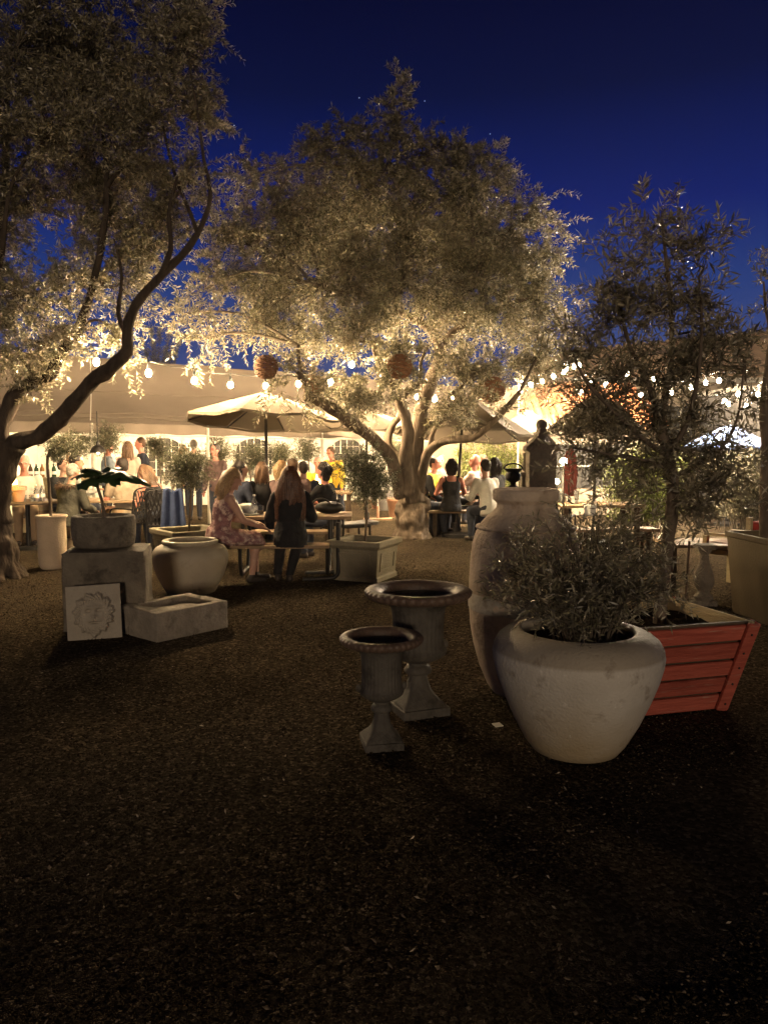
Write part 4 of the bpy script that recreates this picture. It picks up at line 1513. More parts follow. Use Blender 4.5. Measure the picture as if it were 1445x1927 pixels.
for z, rr in ((1.085, .306),):
    pts = [Vector((rr * cos(a) * 1.004, rr * sin(a) * 1.004, z)) for a in np.linspace(0, 2 * pi, 73)]
    g_.tube(pts, [.010 + .004 * (i % 2) for i in range(73)], 6, cap=False)
g_.build('rope_band', M['jar'], tj, smooth=180)
MB().lathe([(.3565, .56), (.3600, .566), (.3605, .63), (.3595, .665), (.3555, .67)], 72, fn=lambda a, i, r: r * (1 + .007 * noise.noise(Vector((cos(a) * 2, sin(a) * 2, 1.4))) + .004 * noise.noise(Vector((cos(a) * 6, sin(a) * 6, i))))).build('lime_band', M['jar_band'], tj, smooth=180)


# ---- cast urns
def urn(label, pos, s, rz, wide=1.0):
    u = thing('garden_urn', label, 'urn', pos, rz, 'cast garden urns on square feet')
    g_ = MB()
    g_.box((0, 0, .022 * s), (.255 * s, .255 * s, .044 * s))
    g_.build('foot_plate', M['urn'], u, smooth=0, bevel=.006)
    # pedestal: square below, pinched above, with a collar
    rings = []
    for z, r in ((.0445, .118), (.06, .112), (.085, .085), (.12, .062), (.16, .050), (.19, .046)):
        rings.append((Vector((0, 0, z * s)), r * s, r * s, Vector((1, 0, 0)), Vector((0, 1, 0))))
    g_ = MB()
    vs, fs = [], []
    N = 32
    for i, (c, r, _, X, Y_) in enumerate(rings):
        k = i / (len(rings) - 1)
        for j in range(N):
            a = 2 * pi * j / N
            sq = 1 / max(abs(cos(a)), abs(sin(a)))
            q = r * (sq * (1 - k) + k) * (1 + .05 * cos(a * 12) * k)
            vs.append(c + Vector((cos(a) * q, sin(a) * q, 0)))
    for i in range(len(rings) - 1):
        for j in range(N):
            j2 = (j + 1) % N
            fs.append((i * N + j, i * N + j2, (i + 1) * N + j2, (i + 1) * N + j))
    g_.add(vs, fs)
    g_.build('pedestal', M['urn'], u, smooth=50)
    MB().lathe([(.046 * s, .188 * s), (.066 * s, .195 * s), (.072 * s, .21 * s), (.060 * s, .228 * s), (.048 * s, .236 * s), (.05 * s, .25 * s), (.0, .25 * s)], 32).build('collar', M['urn'], u, smooth=60)
    fl = lambda a, i, r: r * (1 - .030 * abs(cos(a * 16))) if 3 <= i <= 8 else r
    MB().lathe([(0, .249 * s), (.055 * s, .25 * s), (.105 * s, .268 * s), (.142 * s, .292 * s), (.150 * s, .312 * s), (.136 * s, .325 * s), (.132 * s, .36 * s), (.131 * s, .42 * s), (.134 * s, .48 * s), (.140 * s, .515 * s),
                (.150 * s, .535 * s), (.175 * s, .556 * s), (.205 * s, .566 * s), (.195 * s, .572 * s), (.165 * s, .562 * s), (.140 * s, .53 * s), (.122 * s, .48 * s), (.118 * s, .36 * s), (0, .345 * s)], 128, fn=fl).build('bowl', M['urn'], u, smooth=50)
    # rolled rim with a gadroon of small lobes
    rim = MB().lathe([(.186 * s, .566 * s), (.215 * s, .560 * s), (.242 * s, .566 * s), (.262 * s, .582 * s), (.266 * s, .598 * s), (.252 * s, .610 * s), (.228 * s, .612 * s), (.205 * s, .602 * s), (.186 * s, .586 * s), (.186 * s, .566 * s)], 256,
                     fn=lambda a, i, r: r * (1 + (.034 if 1 <= i <= 5 else .004) * abs(sin(a * 20)))).build('rim', M['urn_rim'], u, smooth=60)
    u.scale = (wide, wide, 1)
    for sd in (-1, 1):
        MB().ball((sd * .150 * s, 0, .325 * s), (.020 * s, .018 * s, .022 * s), 10, 8).build('knob', M['urn'], u, smooth=180)
    return u


pu = on_z(718, 1402)
urn('smaller cast urn with wide rolled rim, standing in front of its taller twin', (pu.x, pu.y, 0), .985, .18, .83)
pu = on_z(786, 1338)
urn('taller cast urn with lobed rim, standing close behind the smaller urn', (pu.x, pu.y, 0), 1.235, .35, .95)

# ---- block, round trough and its plant
P0 = on_z(119, 1193)
P1 = on_z(277, 1186)
ex = (P1 - P0)
ex.z = 0
ex.normalize()
ey = Vector((-ex.y, ex.x, 0))
W, Dp, Hh = (P1 - P0).length, .62, .70
cb = P0 + ex * W / 2 + ey * Dp / 2
ra = math.atan2(ex.y, ex.x)


def rough_block(name, d, m, parent, amp=.012, cell=.05, hole=None):
    """hewn stone: a gridded box with uneven faces"""
    nx, ny, nz = [max(2, int(x / cell)) for x in d]
    bm = bmesh.new()
    bmesh.ops.create_cube(bm, size=1)
    bmesh.ops.subdivide_edges(bm, edges=bm.edges[:], cuts=max(nx, ny, nz), use_grid_fill=True)
    for v in bm.verts:
        c = v.co.copy()
        # round off the arrises a little
        e = sorted([.5 - abs(c.x), .5 - abs(c.y), .5 - abs(c.z)])
        k = max(0, 1 - e[1] / .05) * .010
        q = Vector((c.x * d[0], c.y * d[1], (c.z + .5) * d[2]))
        q += Vector((-math.copysign(k, c.x), -math.copysign(k, c.y), -math.copysign(k, c.z)))
        q += noise.noise_vector(q * 5) * amp + noise.noise_vector(q * 17) * amp * .45
        v.co = q
    me = bpy.data.meshes.new(name)
    bm.to_mesh(me)
    bm.free()
    me.materials.append(m)
    me.shade_smooth()
    me.set_sharp_from_angle(angle=radians(55))
    return link(name, me, parent)


sb = thing('stone_block', 'big square hewn stone block under the round trough at left', 'stone block', (cb.x, cb.y, 0), ra)
rough_block('block_body', (W, Dp, Hh), M['stone_dark'], sb, .012)
q = at(196, 1000, cb.y)
rt = thing('round_trough', 'round hewn stone trough standing on the big stone block', 'trough', (q.x, cb.y, Hh + .012))
MB().lathe([(0, 0), (.235, 0), (.26, .015), (.272, .08), (.277, .17), (.272, .26), (.262, .275), (.225, .277), (.208, .26), (.205, .17), (0, .15)], 72, fn=wob(.03, 1.6, 4)).build('trough_body', M['stone_dark'], rt, smooth=60)
MB().lathe([(0, .225), (.12, .222), (.212, .215)], 32).build('soil', M['soil'], rt, smooth=180)
fig = thing('fig_plant', 'young plant with a bent bare stem and big drooping dark leaves in the round trough', 'plant', (q.x, cb.y, Hh + .23))
o_ = Vector((q.x, cb.y, Hh + .23))
st = [Vector((.02, 0, -.02)), at(193, 945, cb.y) - o_, at(185, 918, cb.y) - o_, at(187, 905, cb.y) - o_, at(200, 897, cb.y) - o_]
MB().tube(catmull(st, 5), [.016, .011], 8, rough=.1).build('stem', M['bark'], fig, smooth=180)
for px, py, tx, ty, dy, wd_ in ((192, 902, 285, 918, -.10, .10), (192, 900, 132, 905, -.05, .075), (192, 898, 246, 905, -.22, .09), (190, 898, 160, 886, -.18, .075), (192, 898, 232, 884, .12, .085), (190, 900, 205, 880, .05, .08), (190, 902, 150, 925, -.25, .075), (194, 898, 220, 918, -.28, .07)):
    a, b = at(px, py, cb.y) - o_, at(tx, ty, cb.y + dy) - o_
    d = b - a
    sdv = d.cross(Vector((0, 0, 1))).normalized()
    g_ = MB()

    def leaf_pt(u, v):
        k = u
        w = wd_ * 1.45 * (sin(pi * min(1, k * .96 + .04)) ** .6) * (1 + .18 * sin(k * 21))
        p = a + d * k + Vector((0, 0, .16 * d.length * sin(pi * k) + .015))
        x = (v - .5) * 2
        return p + sdv * (w * x) + Vector((0, 0, -abs(x) * w * .35 + .012 * sin(k * 30) * x))
    g_.grid(leaf_pt, 16, 6)
    g_.build('leaf', M['big_leaf'], fig, smooth=180)

# ---- the lion relief tile, leaning on the block
T0, T1 = on_z(128, 1207), on_z(231, 1200)
ex2 = (T1 - T0)
ex2.z = 0
tw = ex2.length
ra2 = math.atan2(ex2.y, ex2.x)
rl = thing('relief_tile', 'square plaster tile with a carved lion head, leaning on the stone block', 'relief', T0 + ex2 * .5 + Vector((0, 0, .012)), ra2)
rl.rotation_euler = (radians(-7), radians(-1.5), ra2)


def lion(u, v):
    """height of the carving, u and v from -1 to 1"""
    x, y = u, v + .03
    r = sqrt(x * x * 1.1 + y * y)
    th = math.atan2(y, x)
    g = lambda cx, cy_, sx_, sy_: math.exp(-((x - cx) / sx_) ** 2 - ((y - cy_) / sy_) ** 2)
    # mane: two rings of overlapping wavy locks, longer towards the chin
    edge = .80 + .05 * sin(th * 11) + .03 * sin(th * 23 + 1) + (.12 * g(0, -.9, .3, .3))
    m = max(0, min(1, (edge - r) / .10))
    w = noise.noise(Vector((x * 3, y * 3, 0))) * 2.2
    l1 = abs(sin(th * 11 + 4 * sin(r * 5) + w))
    l2 = abs(sin(th * 15 - 5 * sin(r * 6) + w + 1))
    ring = .35 + .30 * l1 * max(0, min(1, (r - .50) / .08)) + .26 * l2 * max(0, 1 - abs(r - .52) / .14)
    h = m * ring
    # face
    k = math.exp(-((x / .47) ** 4 + ((y + .06) / .56) ** 4))
    f = .62 + .20 * g(0, .08, .10, .34) + .34 * g(0, -.12, .15, .09) + .26 * g(-.16, -.25, .17, .12) + .26 * g(.16, -.25, .17, .12) + .18 * g(0, -.46, .17, .09) + .14 * g(0, .36, .26, .14)
    f += .26 * g(-.21, .24, .16, .06) + .26 * g(.21, .24, .16, .06) + .12 * g(-.33, -.05, .12, .16) + .12 * g(.33, -.05, .12, .16)
    f -= .42 * g(-.20, .11, .10, .055) + .42 * g(.20, .11, .10, .055)
    f += .20 * g(-.20, .105, .04, .03) + .20 * g(.20, .105, .04, .03)
    f -= .45 * g(0, -.355, .22, .035) + .26 * g(-.075, -.16, .03, .025) + .26 * g(.075, -.16, .03, .025) + .18 * g(0, -.27, .015, .07)
    h = h * (1 - k) + f * k
    h += .30 * g(-.44, .47, .10, .11) + .30 * g(.44, .47, .10, .11) - .16 * g(-.44, .46, .05, .05) - .16 * g(.44, .46, .05, .05)
    return max(0, h) * .062


N_ = 120
tb = MB()
tb.box((0, .016, tw / 2), (tw, .032, tw * 1.06))
tb.build('tile_body', M['plaster'], rl, smooth=0, bevel=.003)
MB().grid(lambda u, v: Vector(((u - .5) * tw * .985, -.0022 - lion((u - .5) * 2, (v - .5) * 2.08), v * tw * 1.045 + .004 - tw * .03)), N_, N_).build('lion_head', M['plaster'], rl, smooth=180)

# ---- low rectangular trough
F0, F1, F2 = on_z(297, 1211), on_z(430, 1181), on_z(229, 1189)
e1_ = (F1 - F0)
e1_.z = 0
l1 = e1_.length
e1_.normalize()
e2_ = Vector((-e1_.y, e1_.x, 0))
l2 = .56
ct = F0 + e1_ * l1 / 2 + e2_ * l2 / 2
lt = thing('low_trough', 'low rectangular hewn stone trough on the gravel in front of the tan pot', 'trough', (ct.x, ct.y, 0), math.atan2(e1_.y, e1_.x))
hh = .245
bm = bmesh.new()


def blk(x0, x1, y0, y1, z0, z1):
    r = bmesh.ops.create_cube(bm, size=1)
    for v in r['verts']:
        v.co = Vector((x0 + (v.co.x + .5) * (x1 - x0), y0 + (v.co.y + .5) * (y1 - y0), z0 + (v.co.z + .5) * (z1 - z0)))


w_ = .085
blk(-l1 / 2, l1 / 2, -l2 / 2, l2 / 2, 0, hh * .78)
blk(-l1 / 2, l1 / 2, -l2 / 2, -l2 / 2 + w_, hh * .5, hh)
blk(-l1 / 2, l1 / 2, l2 / 2 - w_, l2 / 2, hh * .5, hh)
blk(-l1 / 2, -l1 / 2 + w_ * 1.5, -l2 / 2, l2 / 2, hh * .5, hh)
blk(l1 / 2 - w_ * 1.2, l1 / 2, -l2 / 2, l2 / 2, hh * .5, hh)
me = bpy.data.meshes.new('trough_body')
bm.to_mesh(me)
bm.free()
me.materials.append(M['stone'])
remesh(link('trough_body', me, lt), .012, 3, .006, 9)

# ---- tan round pot
q = on_z(359, 1122)
cpt = Vector((at(359, 1060, q.y + .24).x, q.y + .24, 0))
tp_ = thing('round_pot', 'empty tan round pot with a thick lip, behind the low trough', 'pot', cpt)
MB().lathe([(0, 0), (.245, 0), (.265, .012), (.315, .10), (.370, .21), (.402, .32), (.412, .40), (.400, .46), (.365, .505), (.315, .53), (.293, .54), (.300, .552), (.304, .568), (.292, .582), (.27, .584), (.258, .57), (.262, .54), (.30, .50), (.36, .42), (.34, .3), (.2, .25), (0, .25)], 80, fn=wob(.008, 1.5, 7)).build('pot_body', M['glaze_tan'], tp_, smooth=60)

# ---- cylinder pot with a young tree
q = on_z(98, 1073)
cc = Vector((at(98, 1000, q.y + .14).x, q.y + .14, 0))
cp_ = thing('cylinder_pot', 'tall cream cylinder pot holding a slim tree by the left trunk', 'pot', cc)
MB().lathe([(0, 0), (.135, 0), (.15, .015), (.168, .06), (.176, .16), (.179, .4), (.178, .6), (.180, .665), (.196, .678), (.202, .692), (.196, .706), (.180, .708), (.165, .69), (.16, .62), (0, .62)], 56, fn=wob(.008, 1.5, 9)).build('pot_body', M['cream_pot'], cp_, smooth=60)
MB().lathe([(0, .655), (.1, .655), (.164, .65)], 24).build('soil', M['soil'], cp_, smooth=180)
topiary('slim dark stemmed standard tree in the tall cream cylinder pot', [(95, 940, cc.y), (92, 900, cc.y), (90, 866, cc.y), (95, 848, cc.y)], (122, 840), (44, 26), cc.y, (cc.x, cc.y, .66), seed=41, r_trunk=.022, n=26)
cp2 = thing('potted_flowers', 'small cream bowl half hidden between the cylinder pot and the stone block', 'pot', on_z(131, 1040))
MB().lathe([(0, 0), (.08, 0), (.12, .08), (.14, .2), (.13, .2), (.1, .1), (0, .08)], 24).build('pot_body', M['cream_pot'], cp2, smooth=60)


# ---- square cement planters
def square_planter(label, pos, rz, wt, wb, h, m, group='square cement planters with standards'):
    p = thing('square_planter', label, 'planter', pos, rz, group)
    g_ = MB()
    n_st = 5
    R = [(wb * .5 + .018, 0), (wb * .5 + .018, .05), (wb * .5 + .004, .062), (wb * .5, .075), (wt * .5 - .045, h - .10), (wt * .5 - .030, h - .085), (wt * .5 - .012, h - .075), (wt * .5, h - .055), (wt * .5, h - .008), (wt * .5 - .008, h), (wt * .5 - .062, h), (wt * .5 - .07, h - .01), (wt * .5 - .085, h - .10)]
    vs, fs = [], []
    for r, z in R:
        vs += [(-r, -r, z), (r, -r, z), (r, r, z), (-r, r, z)]
    for i in range(len(R) - 1):
        for j in range(4):
            fs.append((i * 4 + j, i * 4 + (j + 1) % 4, (i + 1) * 4 + (j + 1) % 4, (i + 1) * 4 + j))
    fs.append((3, 2, 1, 0))
    g_.add(vs, fs)
    g_.build('planter_body', m, p, smooth=0, bevel=.006)
    r = wt * .5 - .08
    MB().grid(lambda u, v: Vector(((u - .5) * 2 * r, (v - .5) * 2 * r, h - .085 + .01 * noise.noise(Vector((u * 8, v * 8, 2))))), 10, 10).build('soil', M['soil'], p, smooth=180)
    # raised moulding panels on the four faces
    for k in range(4):
        Mx = Matrix.Rotation(k * pi / 2, 3, 'Z')
        slope = (wt * .5 - .045 - wb * .5) / (h - .175)
        fr = MB()
        zl, zh = .13, h - .155
        def P_(x, z):
            return Mx @ Vector((x, -(wb * .5 + slope * (z - .075)) - .004, z))
        hw = wb * .5 - .085
        for a_, b_ in (((-hw, zl), (hw, zl)), ((-hw, zh), (hw, zh)), ((-hw, zl), (-hw, zh)), ((hw, zl), (hw, zh))):
            fr.beam(P_(*a_), P_(*b_), .022, .010, Mx @ Vector((0, -1, 0)))
        fr.build('moulding', m, p, smooth=0)
    return p


q = on_z(700, 1097)
rzp = radians(-28)
cpos = q + Vector((cos(rzp + radians(135)) * .42, sin(rzp + radians(135)) * .42, 0))
cpos = Vector((at(687, 1050, q.y + .36).x, q.y + .36, 0))
square_planter('square cement planter with panelled sides beside the picnic table', (cpos.x, cpos.y, 0), radians(66), .70, .56, .485, M['planter'])
topiary('round clipped standard in the square planter beside the picnic table', [(688, 1000, cpos.y), (690, 965, cpos.y), (684, 935, cpos.y), (683, 910, cpos.y)], (682, 896), (66, 72), cpos.y, (cpos.x, cpos.y, .41), seed=42, n=70)
Y2 = 10.3
cpos = Vector((at(356, 1000, Y2).x, Y2, 0))
square_planter('square cement planter half hidden behind the empty tan pot', (cpos.x, cpos.y, 0), radians(38), .80, .66, .50, M['planter'])
topiary('round clipped standard in the square planter behind the tan pot', [(357, 985, Y2), (359, 950, Y2), (360, 920, Y2), (360, 900, Y2)], (360, 884), (54, 52), Y2, (cpos.x, cpos.y, .42), seed=43, leaf=.040, n=70)

# ---- tan planter at the right edge
Y3 = 6.55
a = at(1374, 1012, Y3)
pw = .85
rp_ = thing('tall_planter', 'tall smooth tan planter at the right edge holding a trunk', 'planter', (a.x + pw * .52 + .36, Y3 + .45, 0), radians(5))
vs, fs = [], []
R = [(.36, 0), (.37, .01), (.425, .735), (.438, .74), (.440, .785), (.436, .79), (.412, .79), (.405, .78), (.395, .64)]
for r, z in R:
    vs += [(-r, -r, z), (r, -r, z), (r, r, z), (-r, r, z)]
for i in range(len(R) - 1):
    for j in range(4):
        fs.append((i * 4 + j, i * 4 + (j + 1) % 4, (i + 1) * 4 + (j + 1) % 4, (i + 1) * 4 + j))
g_ = MB()
g_.add(vs, fs)
g_.build('planter_body', M['planter_tan'], rp_, smooth=0, bevel=.006)
MB().box((0, 0, .66), (.78, .78, .04)).build('soil', M['soil'], rp_, smooth=0)

# ---- stone stele, its pier, and the black urn
Ys = 9.0
c = at(1017, 900, Ys)
sl = thing('stone_stele', 'stone stele with concave shoulders and a ball top, behind the tall jar', 'stele', (c.x, Ys, 0), radians(4))
hw = px_m(26, Ys)
ztop = at(1017, 843, Ys).z
out = [(-hw, 0), (-hw, ztop - .05), (-hw - .035, ztop - .03), (-hw - .04, ztop)]
for dx_, py_ in ((31, 840), (26, 836), (20, 831), (15, 825), (10, 819), (7, 812), (6, 806)):
    out.append((-px_m(dx_, Ys), at(1017, py_, Ys).z))
full = out + [(-x, z) for x, z in reversed(out)]
g_ = MB()
n_ = len(full)
g_.add([(x, -.09, z) for x, z in full] + [(x, .09, z) for x, z in full], [tuple(range(n_ - 1, -1, -1)), tuple(range(n_, 2 * n_))] + [(i, (i + 1) % n_, n_ + (i + 1) % n_, n_ + i) for i in range(n_)])
g_.build('slab', M['stone'], sl, smooth=0, bevel=.012)
MB().ball((0, 0, at(1017, 800, Ys).z), (.064, .064, .068), 16, 10).build('finial', M['stone'], sl, smooth=180)
g_ = MB()
for z in (.55, .80, 1.05, 1.3):
    g_.ball((0, -.085, z), (.10, .022, .09), 14, 8)
g_.build('carving', M['stone'], sl, smooth=180)
c = at(989, 880, Ys + .15)
pr = thing('stone_pier', 'pale narrow stone pier with a small ball beside the stone stele', 'pier', (c.x, Ys + .15, 0))
MB().box((0, 0, .62), (.12, .16, 1.24)).box((0, 0, 1.27), (.15, .19, .05)).build('pier_body', M['stone'], pr, smooth=0, bevel=.008)
MB().ball((0, 0, 1.37), (.055, .055, .075), 12, 8).lathe([(.055, 1.44), (.03, 1.46), (.045, 1.52), (0, 1.53)], 12).build('finial', M['stone'], pr, smooth=180)
c = at(965, 905, 7.9)
z0 = at(965, 921, 7.9).z
bu = thing('iron_urn', 'small black iron urn showing above the mouth of the tall jar', 'urn', (c.x, 7.9, 0))
MB().box((0, 0, z0 / 2), (.20, .20, z0)).build('plinth', M['stone'], bu, smooth=0, bevel=.01)
MB().lathe([(0, z0), (.065, z0), (.06, z0 + .02), (.025, z0 + .05), (.03, z0 + .07), (.07, z0 + .10), (.075, z0 + .15), (.06, z0 + .18), (.09, z0 + .205), (.095, z0 + .215), (.06, z0 + .21), (.05, z0 + .12), (0, z0 + .11)], 28, fn=lambda a, i, r: r * (1 + .06 * cos(a * 12)) if 5 <= i <= 6 else r).build('bowl', M['iron'], bu, smooth=60)
MB().tube([Vector((.095 * cos(a), 0, z0 + .21 + .055 * sin(a))) for a in np.linspace(0, pi, 14)], .008, 6).build('handle', M['iron'], bu, smooth=180)

# ---- baluster bird bath by the planter
q = on_z(1322, 1138)
bb = thing('baluster', 'pear shaped stone baluster standing between the planters at right', 'baluster', (q.x, q.y, 0))
MB().box((0, 0, .03), (.26, .26, .06)).build('foot_plate', M['stone_dark'], bb, smooth=0, bevel=.006)
MB().lathe([(.11, .06), (.12, .09), (.075, .13), (.07, .15), (.105, .19), (.128, .25), (.120, .32), (.085, .40), (.058, .47), (.05, .54), (.062, .56), (.08, .58), (.08, .60), (0, .60)], 32).build('shaft', M['stone_dark'], bb, smooth=60)
MB().box((0, 0, .625), (.22, .22, .05)).build('cap', M['stone_dark'], bb, smooth=0, bevel=.006)
bb.scale = (.8, .8, .95)
# ---- gas bottle like orange heater base, tubs by the trunk
q = on_z(728, 962)
tb_ = thing('metal_tub', 'grey round tub standing on the gravel left of the olive base', 'tub', (q.x, q.y + .3, 0))
MB().lathe([(0, 0), (.24, 0), (.26, .02), (.285, .46), (.30, .47), (.30, .49), (.28, .49), (.25, .1), (0, .1)], 28).build('tub_body', M['stucco_grey'], tb_, smooth=50)
q = on_z(706, 958)
tb_ = thing('clay_pot', 'small orange clay pot beside the grey tub', 'pot', (q.x, q.y + .1, 0))
MB().lathe([(0, 0), (.08, 0), (.115, .17), (.125, .175), (.125, .21), (.105, .21), (.09, .1), (0, .1)], 20).build('pot_body', M['terra'], tb_, smooth=50)
q = on_z(711, 978)
tb_ = thing('post_stand', 'slim post on a flat wooden stand in front of the grey tub', 'stand', (q.x, q.y, 0))
MB().box((0, 0, .015), (.62, .30, .03)).build('stand_board', M['wood'], tb_, smooth=0)
MB().tube([(.0, 0, .03), (.0, 0, .30)], .028, 8).build('sleeve', M['terra'], tb_)
MB().tube([(.0, 0, .30), (.0, 0, .62)], .014, 8).build('post', M['pole_pale'], tb_)

# ---- greenery at the tent and the bamboo
def potted(label, px, py, Y, rx, ry, seed, m='box', leaf=.05, n=40, group='potted olives along the tent'):
    c = at(px, py, Y)
    t = thing('potted_olive', label, 'plant', (c.x, Y, 0), 0, group)
    MB().lathe([(0, 0), (.15, 0), (.2, .36), (.215, .37), (.215, .42), (.19, .42), (.17, .3), (0, .3)], 20).build('pot', M['terra'], t, smooth=50)
    top = c.z
    P = catmull([Vector((0, 0, .3)), Vector((.02, 0, top * .6)), Vector((0, 0, top))], 4)
    MB().tube(P, [.02, .012], 7, rough=.1).build('trunk', M['bark'], t, smooth=180)
    a, b = px_m(rx, Y), px_m(ry, Y)
    org = Vector((c.x, Y, 0))
    cls = [(c, (a * .8, a * .7, b * .8))] + [(c + Vector((random.uniform(-.6, .6) * a, random.uniform(-.4, .4) * a, random.uniform(-.6, .7) * b)), (a * .45, a * .4, b * .45)) for _ in range(6)]
    crown(t, [p + org for p in P[3:]], cls, n / (a * b), 4, 12, leaf, leaf * .24, [M[m], M['twig']], seed, twig_len=(.1, .24), droop=.1, jitter=.05, bough=.006, origin=org)


for i, a in enumerate([('dense potted olive left of the pendant lamp in the tent', 150, 838, 15.2, 42, 34), ('sprawling potted olive around the tent pole', 196, 830, 15.0, 30, 34), ('potted olive right of the standing man', 300, 848, 17, 20, 26), ('airy potted olive against the tent wall between two windows', 580, 850, 17.5, 36, 34),
                       ('low potted olive behind the diners under the largest umbrella', 470, 862, 15.5, 40, 30), ('potted olive beside the grey haired standing man', 410, 850, 16.5, 26, 26), ('thin potted olive beyond the olive stems', 745, 848, 17.5, 26, 36), ('thin tall potted plant in front of the tent window', 528, 862, 15.2, 24, 30)]):
    potted(*a, 60 + i, leaf=.055)
for i, (px, rx, top) in enumerate(((890, 26, 828), (918, 24, 830), (946, 26, 826), (972, 22, 850), (1190, 40, 838), (1230, 40, 842), (1385, 40, 846), (1425, 30, 842))):
    Y = 18.2 + (i % 3) * .3 if i < 6 else 14.5
    if i in (4, 5):
        Y = 13.5
    c = at(px, 900, Y)
    zt = at(px, top, Y).z
    t = thing('bamboo', ['bright bamboo clump right of the dark umbrella pole', 'bright bamboo clump behind the man in plaid', 'bright bamboo clump left of the stele', 'shorter bamboo beside the stone pier', 'leafy clump glowing through the boxed tree', 'second leafy clump glowing behind the boxed tree', 'leafy clump under the blue lit umbrella', 'leafy clump by the right edge trunk'][i], 'bamboo', (c.x, Y, 0), 0, 'bamboo along the garden wall')
    rs = np.random.RandomState(70 + i)
    g_ = MB()
    P, D = [], []
    for k in range(16):
        s = np.array([rs.normal(0, .16), rs.normal(0, .15), 0])
        tip = s + np.array([rs.normal(0, px_m(rx, Y) * .55), rs.normal(0, .2), zt * rs.uniform(.75, 1.0)])
        g_.tube([Vector(s), Vector((s + tip) / 2 + rs.normal(0, .03, 3)), Vector(tip)], [.011, .004], 4, cap=False)
        for j in range(26):
            f = rs.uniform(.2, 1)
            P.append(s + (tip - s) * f)
            D.append(np.array([rs.normal(), rs.normal(), .4]))
    V, Q, I = join_q([leaves_on(rs, np.array(P), nrm(np.array(D)), np.full(len(P), .22), 8, .11, .018, .3), mb_quads(g_)])
    quads('foliage', V, Q, I, [M['olive_far'] if i >= 6 else M['bamboo'], M['twig']], t)
# ================================================================ tables, chairs
def slab(parent, name, x0, x1, y0, y1, z, th, m, n=1, gap=.008):
    """n planks side by side across y, each a part"""
    w = (y1 - y0 - gap * (n - 1)) / n
    for i in range(n):
        a = y0 + i * (w + gap)
        MB().box(((x0 + x1) / 2, a + w / 2, z - th / 2 + random.uniform(-.001, .001)), (x1 - x0, w, th)).build(name, m, parent, smooth=0, bevel=.004, seg=1)


# the picnic table of the two women near the camera
YT = 9.72
xl, xr = at(415, 965, 9.72).x, at(662, 965, 9.72).x
xm = (xl + xr) / 2
TL = xr - xl
pt = thing('picnic_table', 'wooden picnic table on bent black pipe legs where the two women sit', 'picnic table', (xm, YT, 0), radians(2))
slab(pt, 'table_plank', -TL / 2, TL / 2, -.37, .37, .745, .038, M['wood'], 5)
for s in (-1, 1):
    x0, x1_ = -TL / 2 - .12, TL / 2 - .26
    y = s * .74
    slab(pt, 'bench_plank', x0, x1_, y - .14, y + .14, .455, .036, M['wood'], 2)
for sx_ in (-1, 1):
    x = sx_ * (TL / 2 - .30)
    g_ = MB()
    # one bent pipe: bench, ground, bench
    g_.tube(catmull([(x, -.80, .43), (x, -.60, .42), (x, -.42, .40), (x, -.36, .2), (x, -.30, .05), (x, -.22, .022), (x, .22, .022), (x, .30, .05), (x, .36, .2), (x, .42, .40), (x, .60, .42), (x, .80, .43)], 4), .024, 8)
    g_.tube([(x + .03, -.30, .70), (x + .03, -.32, .38)], .022, 8)
    g_.tube([(x + .03, .30, .70), (x + .03, .32, .38)], .022, 8)
    g_.build('pipe_frame', M['iron'], pt, smooth=50)
# the long pipe legs at the open end
for y in (-.62, -.16):
    x = TL / 2 - .16
    g_ = MB()
    g_.tube(catmull([(x, y, .70), (x, y, .4), (x, y, .12), (x - .04, y, .045), (x - .12, y - .0, .024), (x - .42, y - .06, .024)], 4), .026, 8)
    g_.build('pipe_leg', M['iron'], pt, smooth=50)
MB().beam((TL / 2 - .16, -.62, .40), (TL / 2 - .16, -.16, .40), .03, .03).build('brace', M['iron'], pt, smooth=0)


def table(label, px, py, Y, w, d, h=.74, m='wood', rz=0.0, n=4, group='dining tables in the yard', round_=False):
    q = at(px, py, Y)
    t = thing('dining_table', label, 'table', (q.x, Y, 0), rz, group)
    if round_:
        MB().lathe([(0, h - .035), (w / 2 - .01, h - .035), (w / 2, h - .02), (w / 2 - .005, h), (0, h)], 32).build('table_top', M[m], t, smooth=40)
        MB().tube([(0, 0, .02), (0, 0, h - .03)], .035, 10).lathe([(0, 0), (.24, 0), (.22, .03), (.04, .06), (0, .06)], 20).build('pedestal', M['iron'], t, smooth=50)
    else:
        slab(t, 'table_plank', -w / 2, w / 2, -d / 2, d / 2, h, .035, M[m], n)
        for sx_ in (-1, 1):
            for sy_ in (-1, 1):
                MB().box((sx_ * (w / 2 - .08), sy_ * (d / 2 - .08), (h - .036) / 2), (.055, .055, h - .036)).build('leg', M['wood_dark'], t, smooth=0)
    return t


